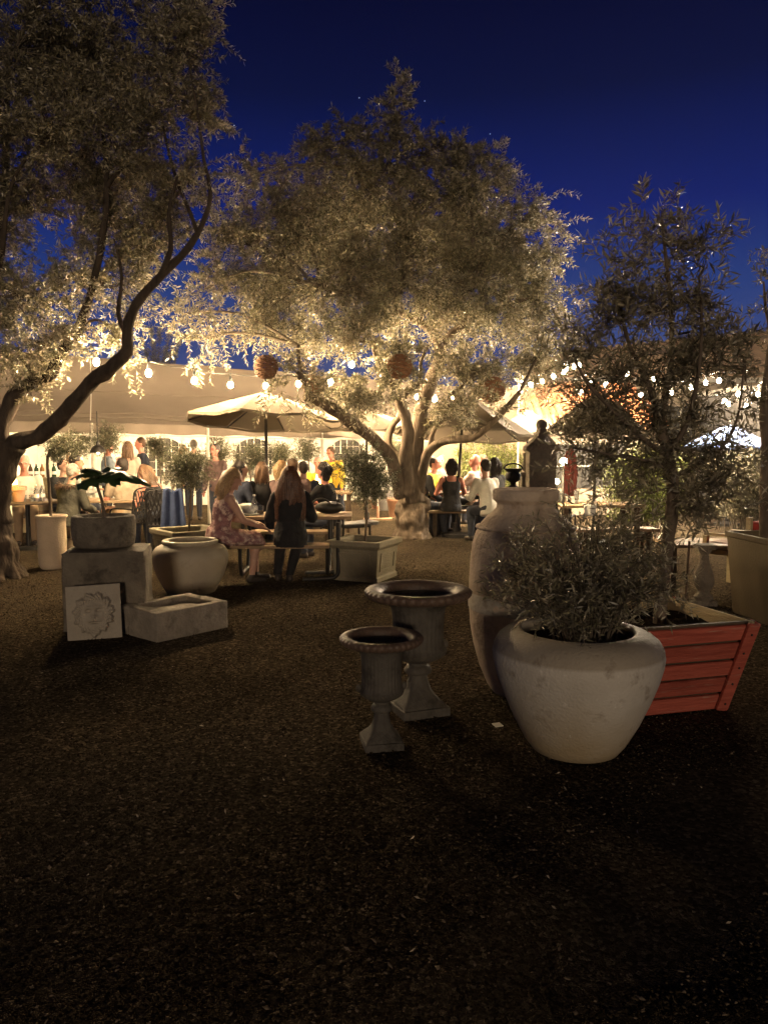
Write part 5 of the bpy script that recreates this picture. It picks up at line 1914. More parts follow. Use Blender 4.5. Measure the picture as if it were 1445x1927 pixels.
table('round table with bottles and a flower pot by the left trunk', 52, 942, 11.9, 1.05, 1.05, .76, 'wood_dark', round_=True)
table('plank table between the fur hood diner and the man in beige', 205, 935, 12.4, 1.2, .8, .75, 'wood')
table('long plank table behind the two women, where four diners sit', 520, 925, 12.9, 1.9, .8, .75, 'wood')
table('table with the amber lamp where the pink faced man sits', 600, 920, 14.6, 1.3, .8, .75, 'wood')
table('dark plank table in front of the woman in yellow', 856, 934, 14.5, 1.5, .75, .75, 'wood_dark')
table('plank table with a draped napkin right of the tall jar', 1120, 925, 10.0, 1.10, .6, .86, 'wood', .1)
table('low plank table behind the baluster at right', 1335, 1035, 8.7, 1.1, .7, .52, 'wood', -.1)
bn = thing('wooden_bench', 'plank bench under the woman in the black vest', 'bench', (at(862, 975, 13.7).x, 13.7, 0), .03)
slab(bn, 'bench_plank', -.62, .62, -.16, .16, .46, .04, M['wood'], 2)
for sx_ in (-1, 1):
    for sy_ in (-1, 1):
        MB().box((sx_ * .42, sy_ * .11, .21), (.05, .05, .42)).build('leg', M['wood_dark'], bn, smooth=0)
q = at(1160, 955, 10.6)
bn2 = thing('wooden_bench', 'plank bench standing behind the napkin table', 'bench', (q.x, 10.7, 0), .1)
slab(bn2, 'bench_plank', -.6, .6, -.16, .16, .46, .04, M['wood'], 2)
for sx_ in (-1, 1):
    for sy_ in (-1, 1):
        MB().box((sx_ * .45, sy_ * .11, .21), (.05, .05, .42)).build('leg', M['wood_dark'], bn2, smooth=0)


def lattice_chair(label, px, Y, rz, group='dark metal garden chairs'):
    """woven strap garden chair; it faces +y"""
    c = thing('garden_chair', label, 'chair', (at(px, 960, Y).x, Y, 0), rz, group)
    for sx_ in (-1, 1):
        MB().tube(catmull([(sx_ * .24, -.26, 0), (sx_ * .235, -.23, .42), (sx_ * .225, -.30, .92)], 4), .013, 7).build('rear_leg', M['iron'], c)
        MB().tube(catmull([(sx_ * .24, .24, 0), (sx_ * .24, .23, .45), (sx_ * .24, .20, .64), (sx_ * .24, .02, .67), (sx_ * .235, -.25, .66)], 4), .012, 7).build('arm', M['iron'], c)
    MB().tube(catmull([(-.225, -.30, .92), (-.16, -.30, .965), (0, -.30, .985), (.16, -.30, .965), (.225, -.30, .92)], 4), .013, 7).build('top_rail', M['iron'], c)
    g_ = MB()
    for i in range(9):
        x0 = -.225 + .45 * i / 8
        for s in (-1, 1):
            x1_ = x0 + s * .16
            t0, t1 = 0, 1
            if abs(x1_) > .228:
                t1 = (.228 - abs(x0) if x1_ * s > 0 else 1) / .16
                t1 = max(0.0, min(1, (.228 - s * x0) / .16))
            if t1 > .05:
                a, b = Vector((x0, -.245, .47)), Vector((x0 + s * .16 * t1, -.245 - .055 * t1, .47 + .47 * t1))
                g_.beam(a, b, .020, .005, (0, 1, 0))
    g_.build('back_lattice', M['iron'], c, smooth=0)
    MB().box((0, 0, .45), (.47, .47, .022)).build('seat', M['iron'], c, smooth=0, bevel=.006)
    return c


lattice_chair('dark lattice garden chair hung with a blue jacket', 312, 11.3, radians(8))
ch = lattice_chair('dark lattice garden chair turned sideways behind the round trough', 250, 11.7, radians(60))
lattice_chair('dark garden chair of the man in plaid', 882, 14.9, radians(70))
lattice_chair('dark metal chair pulled up to the napkin table', 1045, 10.5, radians(-20))
sc = thing('side_chair', 'dark slim chair with an upholstered seat by the clipped standard', 'chair', (at(662, 965, 11.2).x, 11.2, 0), radians(-65))
MB().box((0, 0, .46), (.44, .44, .06)).build('seat', M['iron'], sc, smooth=0, bevel=.02)
for sx_ in (-1, 1):
    MB().tube([(sx_ * .2, .2, 0), (sx_ * .2, .2, .44)], .016, 6).build('leg', M['iron'], sc)
    MB().tube(catmull([(sx_ * .2, -.25, 0), (sx_ * .2, -.21, .45), (sx_ * .2, -.28, .86)], 4), .016, 6).build('leg', M['iron'], sc)
MB().box((0, -.265, .74), (.42, .03, .22), Matrix.Rotation(radians(10), 3, 'X')).build('backrest', M['iron'], sc, smooth=0, bevel=.01)
q = at(1388, 1000, 8.6)
rc = thing('cushioned_chair', 'pale wooden chair with a red cushion behind the tan planter', 'chair', (q.x, 8.6, 0), radians(35))
z = q.z
MB().box((0, 0, .42), (.5, .5, .06)).build('seat', M['pale_plank'], rc, smooth=0, bevel=.01)
MB().box((0, .03, .49), (.44, .44, .08)).build('cushion', M['jar_red'], rc, smooth=0, bevel=.03)
MB().box((0, -.24, .64), (.42, .10, .30), Matrix.Rotation(radians(12), 3, 'X')).build('back_cushion', mat('red cushion', (.50, .07, .05), (.36, .04, .03), 6, .9, .2, 40), rc, smooth=0, bevel=.03)
for sx_ in (-1, 1):
    MB().box((sx_ * .25, -.27, .42), (.05, .05, .84)).build('leg', M['pale_plank'], rc, smooth=0)
    MB().box((sx_ * .25, .23, .3), (.05, .05, .6)).build('leg', M['pale_plank'], rc, smooth=0)
    MB().box((sx_ * .25, -.01, .62), (.06, .5, .03)).build('arm', M['pale_plank'], rc, smooth=0)

# the sideboard with drawers and bottles by the left table
q = at(92, 905, 14.3)
sbd = thing('sideboard', 'pale wooden sideboard with drawers behind the man in the white shirt', 'sideboard', (q.x, 14.4, 0), .05)
MB().box((0, 0, .50), (1.25, .5, .98)).build('carcass', M['pale_plank'], sbd, smooth=0, bevel=.005)
for i in range(3):
    for j in range(2):
        d_ = MB().box((-.40 + i * .40, -.262, .62 - j * .32), (.36, .024, .26)).build('drawer', M['wood'], sbd, smooth=0, bevel=.004)
        MB().ball((-.40 + i * .40, -.285, .62 - j * .32), .02, 8, 6).build('knob', M['iron'], d_, smooth=180)
MB().box((0, 0, 1.005), (1.32, .56, .03)).build('top', M['pale_plank'], sbd, smooth=0, bevel=.004)
post = thing('timber_post', 'slim orange timber post among the potted olives in the tent', 'post', (at(128, 850, 14.9).x, 14.9, 0))
MB().box((0, 0, .98), (.05, .05, 1.96)).box((0, 0, 1.965), (.3, .06, .05)).build('post_body', M['wood'], post, smooth=0)


def bottle(label, px, py, Y, m, s=1.0, z=None, name='bottle', group='bottles and glasses on the tables'):
    q = at(px, py, Y)
    t = thing(name, label, 'bottle', (q.x, Y, z if z is not None else q.z), 0, group)
    MB().lathe([(0, 0), (.031 * s, 0), (.034 * s, .01 * s), (.034 * s, .13 * s), (.030 * s, .15 * s), (.013 * s, .19 * s), (.012 * s, .215 * s), (0, .215 * s)], 14).build('bottle_body', m, t, smooth=50)
    MB().lathe([(0, .2155 * s), (.014 * s, .2155 * s), (.014 * s, .235 * s), (0, .235 * s)], 10).build('cap', M['white'], t, smooth=50)
    MB().lathe([(.0346 * s, .05 * s), (.0346 * s, .10 * s)], 14).build('paper_label', M['white'], t, smooth=180)
    return t


bottle('clear water bottle standing between the two women', 479, 958, 9.75, M['water_glass'], 1.05, .746)
bottle('left of the two water bottles on the round table', 69, 935, 11.8, M['water_glass'], 1.1, .761)
bottle('right of the two water bottles on the round table', 80, 935, 11.9, M['water_glass'], 1.1, .761)
cl_ = [mat('brown bottle', (.09, .045, .02), None, 5, .2, 0, spec=.6), mat('green bottle', (.03, .07, .03), None, 5, .2, 0, spec=.6), mat('amber bottle', (.32, .16, .05), None, 5, .2, 0, spec=.6)]
for i, l in enumerate(('brown bottle first from the trunk on the sideboard', 'green bottle second from the trunk on the sideboard', 'amber bottle third from the trunk on the sideboard', 'pale bottle fourth from the trunk on the sideboard', 'green bottle at the right end of the sideboard')):
    bottle(l, 58 + i * 11, 880, 14.4, (cl_ + [M['white'], cl_[1]])[i], 1.15, 1.021)


def tumbler(label, px, Y, z, h=.10, r=.035, fill=None):
    t = thing('tumbler', label, 'glass', (at(px, 950, Y).x, Y, z), 0, 'bottles and glasses on the tables')
    MB().lathe([(0, 0), (r * .8, 0), (r, h), (r * .92, h), (r * .72, .012), (0, .012)], 16).build('glass_body', M['water_glass'], t, smooth=50)
    if fill:
        MB().lathe([(0, .013), (r * .70, .013), (r * .82, h * .45), (0, h * .45)], 16).build('drink', M['drink'], t, smooth=50)
    return t


tumbler('stemless glass of orange drink beside the water bottle', 490, 9.62, .746, .115, .045, True)
tumbler('small clear glass left on the round table', 47, 11.75, .761)
tumbler('small clear glass near the water bottles on the round table', 61, 11.7, .761)
for i, (px, l) in enumerate(((825, 'small glass in front of the woman in yellow'), (880, 'small glass in front of the man in plaid'), (560, 'small glass in front of the blond woman'))):
    tumbler(l, px, (14.4, 14.6, 12.8)[i], .751)
fp = thing('flower_pot', 'terracotta flower pot on the round table by the man in white', 'pot', (at(36, 940, 11.7).x, 11.7, .761))
MB().lathe([(0, 0), (.075, 0), (.105, .17), (.122, .175), (.122, .235), (.105, .235), (.095, .18), (0, .17)], 24).build('pot_body', M['terra'], fp, smooth=50)
nb = thing('crumpled_bag', 'crumpled pale paper bag on the table left of the water bottle', 'bag', (at(462, 955, 9.7).x, 9.7, .747))
g_ = MB()
g_.ball((0, 0, .07), (.13, .09, .07), 14, 10)
for i, v in enumerate(g_.v):
    w = Vector(v)
    k = noise.noise_vector(w * 16) * .03
    g_.v[i] = tuple(w + k)
g_.v = [(x, y, max(0, z)) for x, y, z in g_.v]
g_.build('bag_body', M['white'], nb, smooth=20)
hb = thing('handbag', 'black handbag lying on the right end of the picnic table', 'handbag', (at(620, 962, 9.8).x, 9.8, .748))
MB().ball((0, 0, .075), (.19, .13, .08), 18, 10).build('bag_body', M['iron'], hb, smooth=180)
MB().tube([Vector((-.10 + .13 * cos(a), -.05, .07 + .12 * sin(a))) for a in np.linspace(-.3, pi + .3, 14)], .014, 6).build('strap', M['iron'], hb, smooth=180)
MB().box((.06, -.08, .14), (.07, .015, .03)).build('buckle', M['white'], hb, smooth=0, bevel=.004)
nk = thing('napkin', 'pale napkin draped over the front edge of the high plank table', 'napkin', (at(1108, 930, 9.7).x, 9.685, .875))
MB().grid(lambda u, v: Vector(((u - .5) * .17 * (1 - .2 * v), -.02 - .03 * min(1, v * 4) + .012 * sin(u * 9) * v, .004 - .17 * max(0, v - .15))), 10, 10).build('cloth', M['white'], nk, smooth=180, solid=.003)
for px, l in ((1046, 'blue tinted glass by the candle lamp'), (1056, 'tall glass between the candle lamp and the umbrella'), (1084, 'pale cup right of the maroon umbrella')):
    tumbler(l, px, 10.0, .861, .17, .03)
plt_ = thing('dinner_plate', 'pale dinner plate in front of the woman in the floral dress', 'plate', (at(470, 965, 9.55).x, 9.55, .746))
MB().lathe([(0, 0), (.07, 0), (.12, .015), (.118, .02), (.07, .008), (0, .008)], 28).build('plate_body', M['white'], plt_, smooth=60)

# ================================================================ people
SKIN = [mat('skin pale', (.55, .33, .24), (.48, .27, .19), 12, .5, .1, 60), mat('skin tan', (.42, .23, .15), (.36, .19, .12), 12, .5, .1, 60), mat('skin flushed', (.60, .26, .19), (.52, .21, .15), 12, .5, .1, 60)]
HAIR = {'dark': mat('dark hair', (.028, .018, .013), (.014, .010, .008), 40, .45, .5, 90, stretch=(3, 3, .5), spec=.4), 'brown': mat('brown hair', (.13, .07, .038), (.075, .04, .022), 40, .45, .5, 90, stretch=(3, 3, .5), spec=.4),
        'blond': mat('blond hair', (.42, .26, .12), (.28, .16, .07), 40, .45, .5, 90, stretch=(3, 3, .5), spec=.4), 'grey': mat('grey hair', (.42, .38, .33), (.28, .25, .22), 40, .5, .5, 90), 'auburn': mat('auburn hair', (.14, .055, .025), (.07, .028, .014), 40, .45, .5, 90, stretch=(3, 3, .5), spec=.4)}
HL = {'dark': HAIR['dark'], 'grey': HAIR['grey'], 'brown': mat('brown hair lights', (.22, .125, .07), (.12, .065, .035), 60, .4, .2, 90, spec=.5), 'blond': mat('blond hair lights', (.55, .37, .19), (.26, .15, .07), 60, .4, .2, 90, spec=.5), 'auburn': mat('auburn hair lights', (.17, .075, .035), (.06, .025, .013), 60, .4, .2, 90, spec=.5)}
CL = {'black': mat('black cloth', (.022, .021, .022), (.014, .013, .014), 8, .9, .3, 40), 'navy': mat('navy cloth', (.03, .035, .055), (.02, .024, .04), 8, .9, .3, 40), 'white': mat('white shirt', (.66, .63, .56), (.58, .55, .49), 8, .9, .4, 22),
      'olive': mat('olive jacket', (.085, .080, .06), (.055, .052, .04), 8, .9, .5, 24), 'beige': mat('beige shirt', (.40, .32, .23), (.33, .26, .18), 8, .9, .4, 24), 'yellow': mat('yellow shirt', (.78, .55, .07), (.68, .46, .05), 8, .9, .3, 24),
      'pink': mat('pink top', (.68, .44, .36), (.60, .38, .31), 8, .9, .3, 24), 'jeans': mat('dark jeans', (.05, .055, .075), (.035, .04, .055), 20, .9, .3, 60), 'grey': mat('grey shirt', (.36, .35, .33), (.29, .28, .26), 8, .9, .3, 24),
      'floral': mat('floral dress', (.40, .21, .20), (.15, .065, .075), 11, .9, .3, 24, c3=(.70, .52, .42), s3=13, t3=.54), 'plaid': mat('plaid shirt', (.62, .50, .42), (.50, .34, .28), 22, .9, .2, 30, stretch=(1, 1, 4), c3=(.33, .13, .11), s3=14, t3=.58),
      'blue': mat('pale blue shirt', (.30, .36, .42), (.24, .29, .35), 8, .9, .3, 24), 'tan': mat('tan trousers', (.42, .29, .17), (.35, .24, .14), 8, .9, .3, 24), 'mauve': mat('mauve top', (.20, .13, .12), (.14, .09, .085), 8, .9, .3, 24)}
SHOE = mat('shoe leather', (.05, .038, .03), (.03, .024, .02), 12, .5, .1, 60)
EYE = mat('eye', (.02, .015, .012), None, 8, .2, 0)
LIP = mat('lips', (.40, .12, .10), None, 8, .5, 0)
X_, Y1, Z_ = Vector((1, 0, 0)), Vector((0, 1, 0)), Vector((0, 0, 1))


def ik(a, b, l1, l2, pole):
    d = b - a
    L = min(d.length, (l1 + l2) * .995)
    dn = d.normalized()
    b = a + dn * L
    k = (l1 * l1 - l2 * l2 + L * L) / (2 * L)
    h = sqrt(max(0, l1 * l1 - k * k))
    p = (pole - dn * pole.dot(dn)).normalized()
    return a + dn * k + p * h, b


def person(label, px, Y, rot, pose='sit', seat=.46, s=1.0, lean=6, yaw=0, nod=0, hair='short', hc='dark', skin=0, top='black', sleeve='long', bottom='jeans', hands=None, female=False, voxel=.014, face=False, side=0.0, L=.34, coat=False, group='people dining in the yard', collar=None, knees=None, bun=False, strands=110, hw=1.0):
    if voxel == .014 and Y > 11.6:
        voxel = .0185
    sw = .165 if female else .19
    hz = (seat + .105) if pose == 'sit' else .93 * s
    pel = Vector((0, 0, hz))
    la = radians(lean)
    up = Vector((sin(radians(side)), sin(la), cos(la))).normalized()
    fwd = (Y1 - up * Y1.dot(up)).normalized()
    rgt = fwd.cross(up).normalized()
    waist, chest, shl, nb_ = pel + up * .17 * s, pel + up * .34 * s, pel + up * .455 * s, pel + up * .505 * s
    hup = (Vector((0, sin(la * .5 + radians(nod)), cos(la * .5 + radians(nod))))).normalized()
    nt = nb_ + (up + hup * .6).normalized() * .075 * s
    hd = nt + hup * .115 * s
    ya = radians(yaw)
    hf0 = (Y1 - hup * Y1.dot(hup)).normalized()
    hr0 = hf0.cross(hup)
    hf = (hf0 * cos(ya) - hr0 * sin(ya)).normalized()      # positive yaw turns the head to its left
    hr = hf.cross(hup).normalized()
    HM = Matrix((hr, hf, hup)).transposed()

    def H(x, y, z):
        return hd + HM @ (Vector((x, y, z)) * s)
    body = MB()
    k = s
    # torso rings
    tors = [(pel - up * .09 * k, .150, .105), (pel - up * .02 * k, .172, .125), (pel + up * .06 * k, .160, .118), (waist, .132 if female else .150, .102), (waist + up * .09 * k, .145 if female else .162, .112), (chest, .155 if female else .178, .122), (chest + up * .07 * k, sw * .96, .108), (shl, sw * .86, .085), (shl + up * .035 * k, .10, .07), (nb_, .062, .06)]
    body.loft([(c, a * k, b * k, rgt, fwd) for c, a, b in tors], 18)
    if female:
        for q in (-1, 1):
            body.ball(chest + fwd * .085 * k + rgt * q * .07 * k + up * .0, .062 * k, 10, 8)
    body.cap(nb_ - up * .03, .062 * k, nt + hup * .03 * k, .052 * k)
    body.ball(H(0, -.012, .02), (.076 * k, .096 * k, .102 * k), 16, 12, HM)
    body.ball(H(0, .024, -.052), (.056 * k, .066 * k, .062 * k), 14, 10, HM)
    body.ball(H(0, .082, -.085), (.022 * k, .016 * k, .018 * k), 8, 6, HM)
    body.cap(H(0, .088, .012), .010 * k, H(0, .108, -.022), .015 * k, 8)
    for q in (-1, 1):
        body.ball(H(q * .077, -.008, -.008), (.010 * k, .022 * k, .032 * k), 8, 6, HM)
        body.ball(H(q * .034, .082, .030), (.026 * k, .010 * k, .009 * k), 8, 6, HM)
    # legs
    legs = []
    for i, q in enumerate((-1, 1)):
        hip = pel + Vector((q * .092 * k, .01, -.02))
        if pose == 'sit':
            kn = Vector((q * .105 * k, .43 * k, seat + .055)) if knees is None else Vector(knees[i][0])
            an = Vector((q * .11 * k, .38 * k, .085)) if knees is None else Vector(knees[i][1])
        else:
            kn, an = Vector((q * .095 * k, .03, .50 * k)), Vector((q * .10 * k, -.02, .085 * k))
        td = (kn - hip)
        td.z = 0
        fd = Vector((td.x, td.y, 0)).normalized() if (pose == 'sit' and td.length > .1) else Vector((q * .15, 1, 0)).normalized()
        toe = Vector((an.x, an.y, .03)) + fd * .155 * k
        heel = Vector((an.x, an.y, .035)) - fd * .035 * k
        legs.append((hip, kn, an, toe, heel))
        body.cap(hip, .085 * k, kn, .058 * k)
        mid = kn.lerp(an, .32) - fd * .018
        body.cap(kn, .056 * k, mid, .056 * k)
        body.cap(mid, .056 * k, an, .036 * k)
        body.cap(heel, .034 * k, toe, .026 * k)
        body.cap(an, .036 * k, heel, .034 * k)
    # arms and hands
    arms = []
    for i, q in enumerate((-1, 1)):
        sh = shl + rgt * q * sw * k - up * .01
        if hands and hands[i] is not None:
            tgt = Vector(hands[i])
        elif pose == 'sit':
            tgt = Vector((q * .16 * k, .36 * k, seat + .20))
        else:
            tgt = sh + Vector((q * .06, .05, -.53 * k))
        el, wr = ik(sh, tgt, .285 * k, .255 * k, Vector((q * .55, -.45, -1)))
        arms.append((sh, el, wr))
        body.cap(sh, .056 * k, el, .042 * k)
        body.cap(el, .042 * k, wr, .028 * k)
        fa = (wr - el).normalized()
        pal = wr + fa * .05 * k
        nrm_ = fa.cross(Vector((q, 0, 0)))
        nrm_ = nrm_.normalized() if nrm_.length > .1 else Z_
        sd_ = fa.cross(nrm_).normalized()
        PM = Matrix((sd_, fa, nrm_)).transposed()
        body.ball(pal, (.040 * k, .052 * k, .020 * k), 10, 8, PM)
        for j in range(4):
            o_ = sd_ * ((j - 1.5) * .021 * k)
            ln = (.058, .070, .066, .050)[j] * k
            a_ = pal + fa * .036 * k + o_
            b_ = a_ + fa * ln * .55 - Z_ * ln * .18
            c_ = b_ + fa * ln * .35 - Z_ * ln * .45
            body.cap(a_, .0095 * k, b_, .0088 * k, 6)
            body.cap(b_, .0088 * k, c_, .0078 * k, 6)
        a_ = pal - sd_ * q * .030 * k - fa * .015
        body.cap(a_, .012 * k, a_ + fa * .045 * k - sd_ * q * .028 * k, .0095 * k, 6)
    # place it so that the head stands at the wanted pixel column
    R3 = Matrix.Rotation(rot, 3, 'Z')
    hw_ = R3 @ hd
    d_ = ray(px, 880)
    depth = Y
    loc = Vector((d_.x / d_.y * depth, depth, 0)) - Vector((hw_.x, hw_.y, 0))
    p = thing('person', label, 'person', loc, rot, group)
    remesh(body.build('body', SKIN[skin], p), voxel, 2)
    # clothes
    g = MB()
    e = .014 * k
    hem = -.11 if not coat else -.14
    rings = [(pel + up * hem * k, .178, .135)] + [(c, a + .012, b + .012) for c, a, b in tors[1:8]]
    if sleeve != 'none':
        rings += [(shl + up * .035 * k, .118, .082), (nb_ - up * .005, .078, .074)]
    else:
        rings = rings[:-1] + [(shl - up * .03 * k, sw * .72, .095)]
        for q in (-1, 1):
            g.tube(catmull([shl + rgt * q * .10 * k + fwd * .085 * k - up * .05, shl + rgt * q * .105 * k + up * .055 * k, shl + rgt * q * .10 * k - fwd * .085 * k - up * .05], 4), .022 * k, 6)
    if coat:
        rings = [(c, a + .02, b + .03) for c, a, b in rings]
    g.loft([(c, a * k, b * k, rgt, fwd) for c, a, b in rings], 18)
    if female:
        for q in (-1, 1):
            g.ball(chest + fwd * .085 * k + rgt * q * .07 * k, .072 * k, 10, 8)
    if sleeve != 'none':
        for sh, el, wr in arms:
            x = .012 if not coat else .022
            if sleeve == 'long':
                g.cap(sh, .062 * k + x, el, .046 * k + x)
                g.cap(el, .046 * k + x, el.lerp(wr, .93), .033 * k + x)
            else:
                g.cap(sh, .062 * k + x, sh.lerp(el, .62), .054 * k + x)
    if bottom == 'dress':
        a, b = legs[0], legs[1]
        c0, c1 = (a[0] + b[0]) / 2, (a[1] + b[1]) / 2
        if pose == 'sit':
            dv = (c1 - c0).normalized()
            sd2 = dv.cross(Z_).normalized()
            u2 = sd2.cross(dv)
            g.loft([(c0 - dv * .14, .15, .11, sd2, u2), (c0 - dv * .04, .205, .135, sd2, u2), (c0 + dv * .15, .205, .115, sd2, u2), (c1 - dv * .06, .185, .098, sd2, u2), (c1 + dv * .035, .175, .085, sd2, u2), (c1 + dv * .06 - Z_ * .05, .168, .09, sd2, u2)], 18)
        else:
            g.loft([(pel - Z_ * .42, .22, .18, X_, Y1), (pel - Z_ * .05, .185, .14, X_, Y1), (pel + Z_ * .1, .16, .12, X_, Y1)], 18)
    remesh(g.build('dress' if bottom == 'dress' else ('coat' if coat else 'shirt'), CL[top], p), voxel, 3, .009, 10)
    if bottom != 'dress':
        g = MB()
        g.loft([(c, (a + .010) * k, (b + .010) * k, rgt, fwd) for c, a, b in tors[:3]], 18)
        for hip, kn, an, toe, heel in legs:
            g.cap(hip, .096 * k, kn, .070 * k)
            fd_ = Vector((kn.x - hip.x, kn.y - hip.y, 0))
            fd_ = fd_.normalized() if fd_.length > .1 else Y1
            md_ = kn.lerp(an, .32) - fd_ * .018
            g.cap(kn, .070 * k, md_, .072 * k)
            g.cap(md_, .072 * k, an, .052 * k)
        remesh(g.build('trousers', CL[bottom], p), voxel, 3, .004, 14)
    g = MB()
    for hip, kn, an, toe, heel in legs:
        g.cap(heel, .042 * k, toe, .033 * k, 10)
        g.cap(heel, .042 * k, an - Z_ * .01, .043 * k, 10)
    remesh(g.build('shoes', SHOE, p), .015, 2)
    # hair
    rs = np.random.RandomState(int(abs(px) * 7 + Y * 13) % 9999)
    hm = HAIR[hc]
    if hair != 'bald':
        g = MB()
        g.ball(H(0, -.030, .032), (.086 * k, .098 * k, .100 * k), 18, 14, HM)
        if hair == 'long':
            for j in range(7):
                z = -.02 - j * (L / 7)
                g.ball(H(0, -.062 + .03 * (j / 7) - (.012 if j < 4 else 0), z), ((.082 + .020 * min(1, j / 3)) * (1 + (hw - 1) * min(1, j / 2)) * k, .046 * k, max(.06, L / 9) * k), 12, 8, HM)
        if hair == 'curly':
            for _ in range(60):
                d = nrm(rs.normal(size=3)) * np.array([.088, .10, .10])
                if d[1] > .05 and d[2] < .05:
                    continue
                g.ball(H(d[0], d[1] - .03, d[2] + .03), rs.uniform(.016, .028) * k, 6, 5)
        if hair == 'short':
            g.ball(H(0, -.06, -.03), (.068 * k, .05 * k, .055 * k), 12, 8, HM)
        if bun:
            g.ball(H(0, -.12, .05), (.05 * k, .045 * k, .05 * k), 10, 8, HM)
        remesh(g.build('hair', hm, p), min(voxel, .0145), 1, .006, 26)
        if hair == 'long':
            g = MB()
            for _ in range(strands):
                a = rs.uniform(-2.25, 2.25)                 # measured from the back of the head
                x0, y0 = sin(a) * .080, -cos(a) * .095 - .028
                z0 = rs.uniform(-.01, .10)
                w0_ = rs.uniform(.5, 1.15)
                pts = [H(x0 * .45, y0 * .4 - .02, .128)]
                pts.append(H(x0 * 1.04, y0 * 1.02, .06))
                nn = 6
                ll = L * rs.uniform(.78, 1.1)
                for j in range(1, nn + 1):
                    f = j / nn
                    yb = y0 * (1 - .25 * f) - .012 - (.025 * sin(f * 3))
                    q3 = H(x0 * (1.08 + (.22 + (hw - 1) * 1.1) * min(1, f * 1.6)) + .014 * sin(f * 5 + a * 7) * w0_, yb + .012 * sin(f * 6 + a * 5) * w0_, .06 - f * (ll + .04))
                    pts.append(q3)
                g.tube(catmull(pts, 2), lerps([.004, .0065, .006, .0015], len(pts) * 2 - 1), 4, cap=False)
            g.build('hair_strands', HL[hc], p, smooth=180)
    if collar:
        g = MB()
        for _ in range(260):
            a = rs.uniform(0, 2 * pi)
            c_ = nb_ - up * .03 + rgt * cos(a) * .12 + fwd * sin(a) * .10 - (fwd * .05)
            d = Vector(rs.normal(size=3)) * .4 + (rgt * cos(a) + fwd * sin(a)) - up * .5
            g.tube([c_, c_ + d.normalized() * .05, c_ + d.normalized() * .085 - up * .02], [.006, .005, .001], 4, cap=False)
        g.build('fur_collar', HAIR['grey'] if collar == 'grey' else HAIR['brown'], p, smooth=180)
    if face:
        for q in (-1, 1):
            MB().ball(H(q * .032, .079, .014), (.014 * k, .009 * k, .0075 * k), 10, 6, HM).build('eye', EYE, p, smooth=180)
            MB().tube([H(q * .014, .092, .034), H(q * .034, .092, .041), H(q * .054, .076, .034)], [.004, .006, .003], 5).build('eyebrow', hm, p, smooth=180)
        MB().ball(H(0, .083, -.058), (.024 * k, .010 * k, .0075 * k), 10, 6, HM).build('mouth', LIP, p, smooth=180)
    return p


D = radians
# the two women at the near bench
person('woman in a sleeveless floral dress bent forward on the near bench, wavy blond hair', 440, 8.98, D(-62), lean=13, nod=22, yaw=-8, hair='long', hc='blond', skin=0, top='floral', sleeve='none', bottom='dress', hands=((-.05, .44, .70), (.16, .46, .66)), female=True, s=.98, voxel=.011, L=.28, hw=1.3,
       knees=(((-.09, .46, .50), (-.08, .47, .09)), ((.11, .44, .50), (.10, .36, .09))), strands=260)
person('woman in a black coat with very long auburn hair, back turned on the bench', 546, 8.97, D(4), lean=3, nod=3, hair='long', hc='auburn', skin=0, top='black', bottom='black', coat=True, female=True, s=.98, voxel=.011, L=.50, hw=1.75, hands=((-.2, .38, .74), (.2, .38, .74)),
       knees=(((-.13, .40, .50), (-.17, .20, .09)), ((.09, .42, .50), (-.02, .14, .09))), strands=420)
# the table behind them
person('dark haired diner in dark navy looking right, behind the woman in the floral dress', 455, 11.9, D(-40), lean=12, yaw=-30, hc='dark', hair='long', L=.14, top='navy', female=True)
person('woman with loose light brown hair and a black top, seen from behind', 493, 12.1, D(6), hair='long', hc='brown', top='black', female=True, L=.26, s=.97)
person('blond woman beside the short haired man at the middle table', 533, 12.0, D(-25), hair='long', hc='blond', top='mauve', female=True, L=.22, yaw=-30)
person('man with short cropped brown hair and thick neck, seen from behind at the middle table', 551, 11.9, D(15), hair='short', hc='brown', top='mauve', skin=2, s=1.04)
person('dark haired diner close to the right of the cropped haired man', 571, 12.3, D(10), hc='dark', top='navy', s=.98)
person('woman with black hair in profile reaching a hand forward, left of the clipped standard', 607, 11.0, D(70), lean=10, nod=6, hair='long', L=.10, hc='dark', top='black', sleeve='short', skin=2, female=True, hands=((-.10, .52, .86), (.18, .40, .80)))
person('pink faced man facing us behind the amber lamp', 598, 15.3, D(178), hair='short', hc='grey', skin=2, top='yellow', face=True, s=1.02)
person('man in a yellow shirt leaning over behind the clipped standard', 622, 15.8, D(150), pose='stand', lean=24, nod=15, hair='short', hc='brown', skin=2, top='yellow', face=True, s=.94)
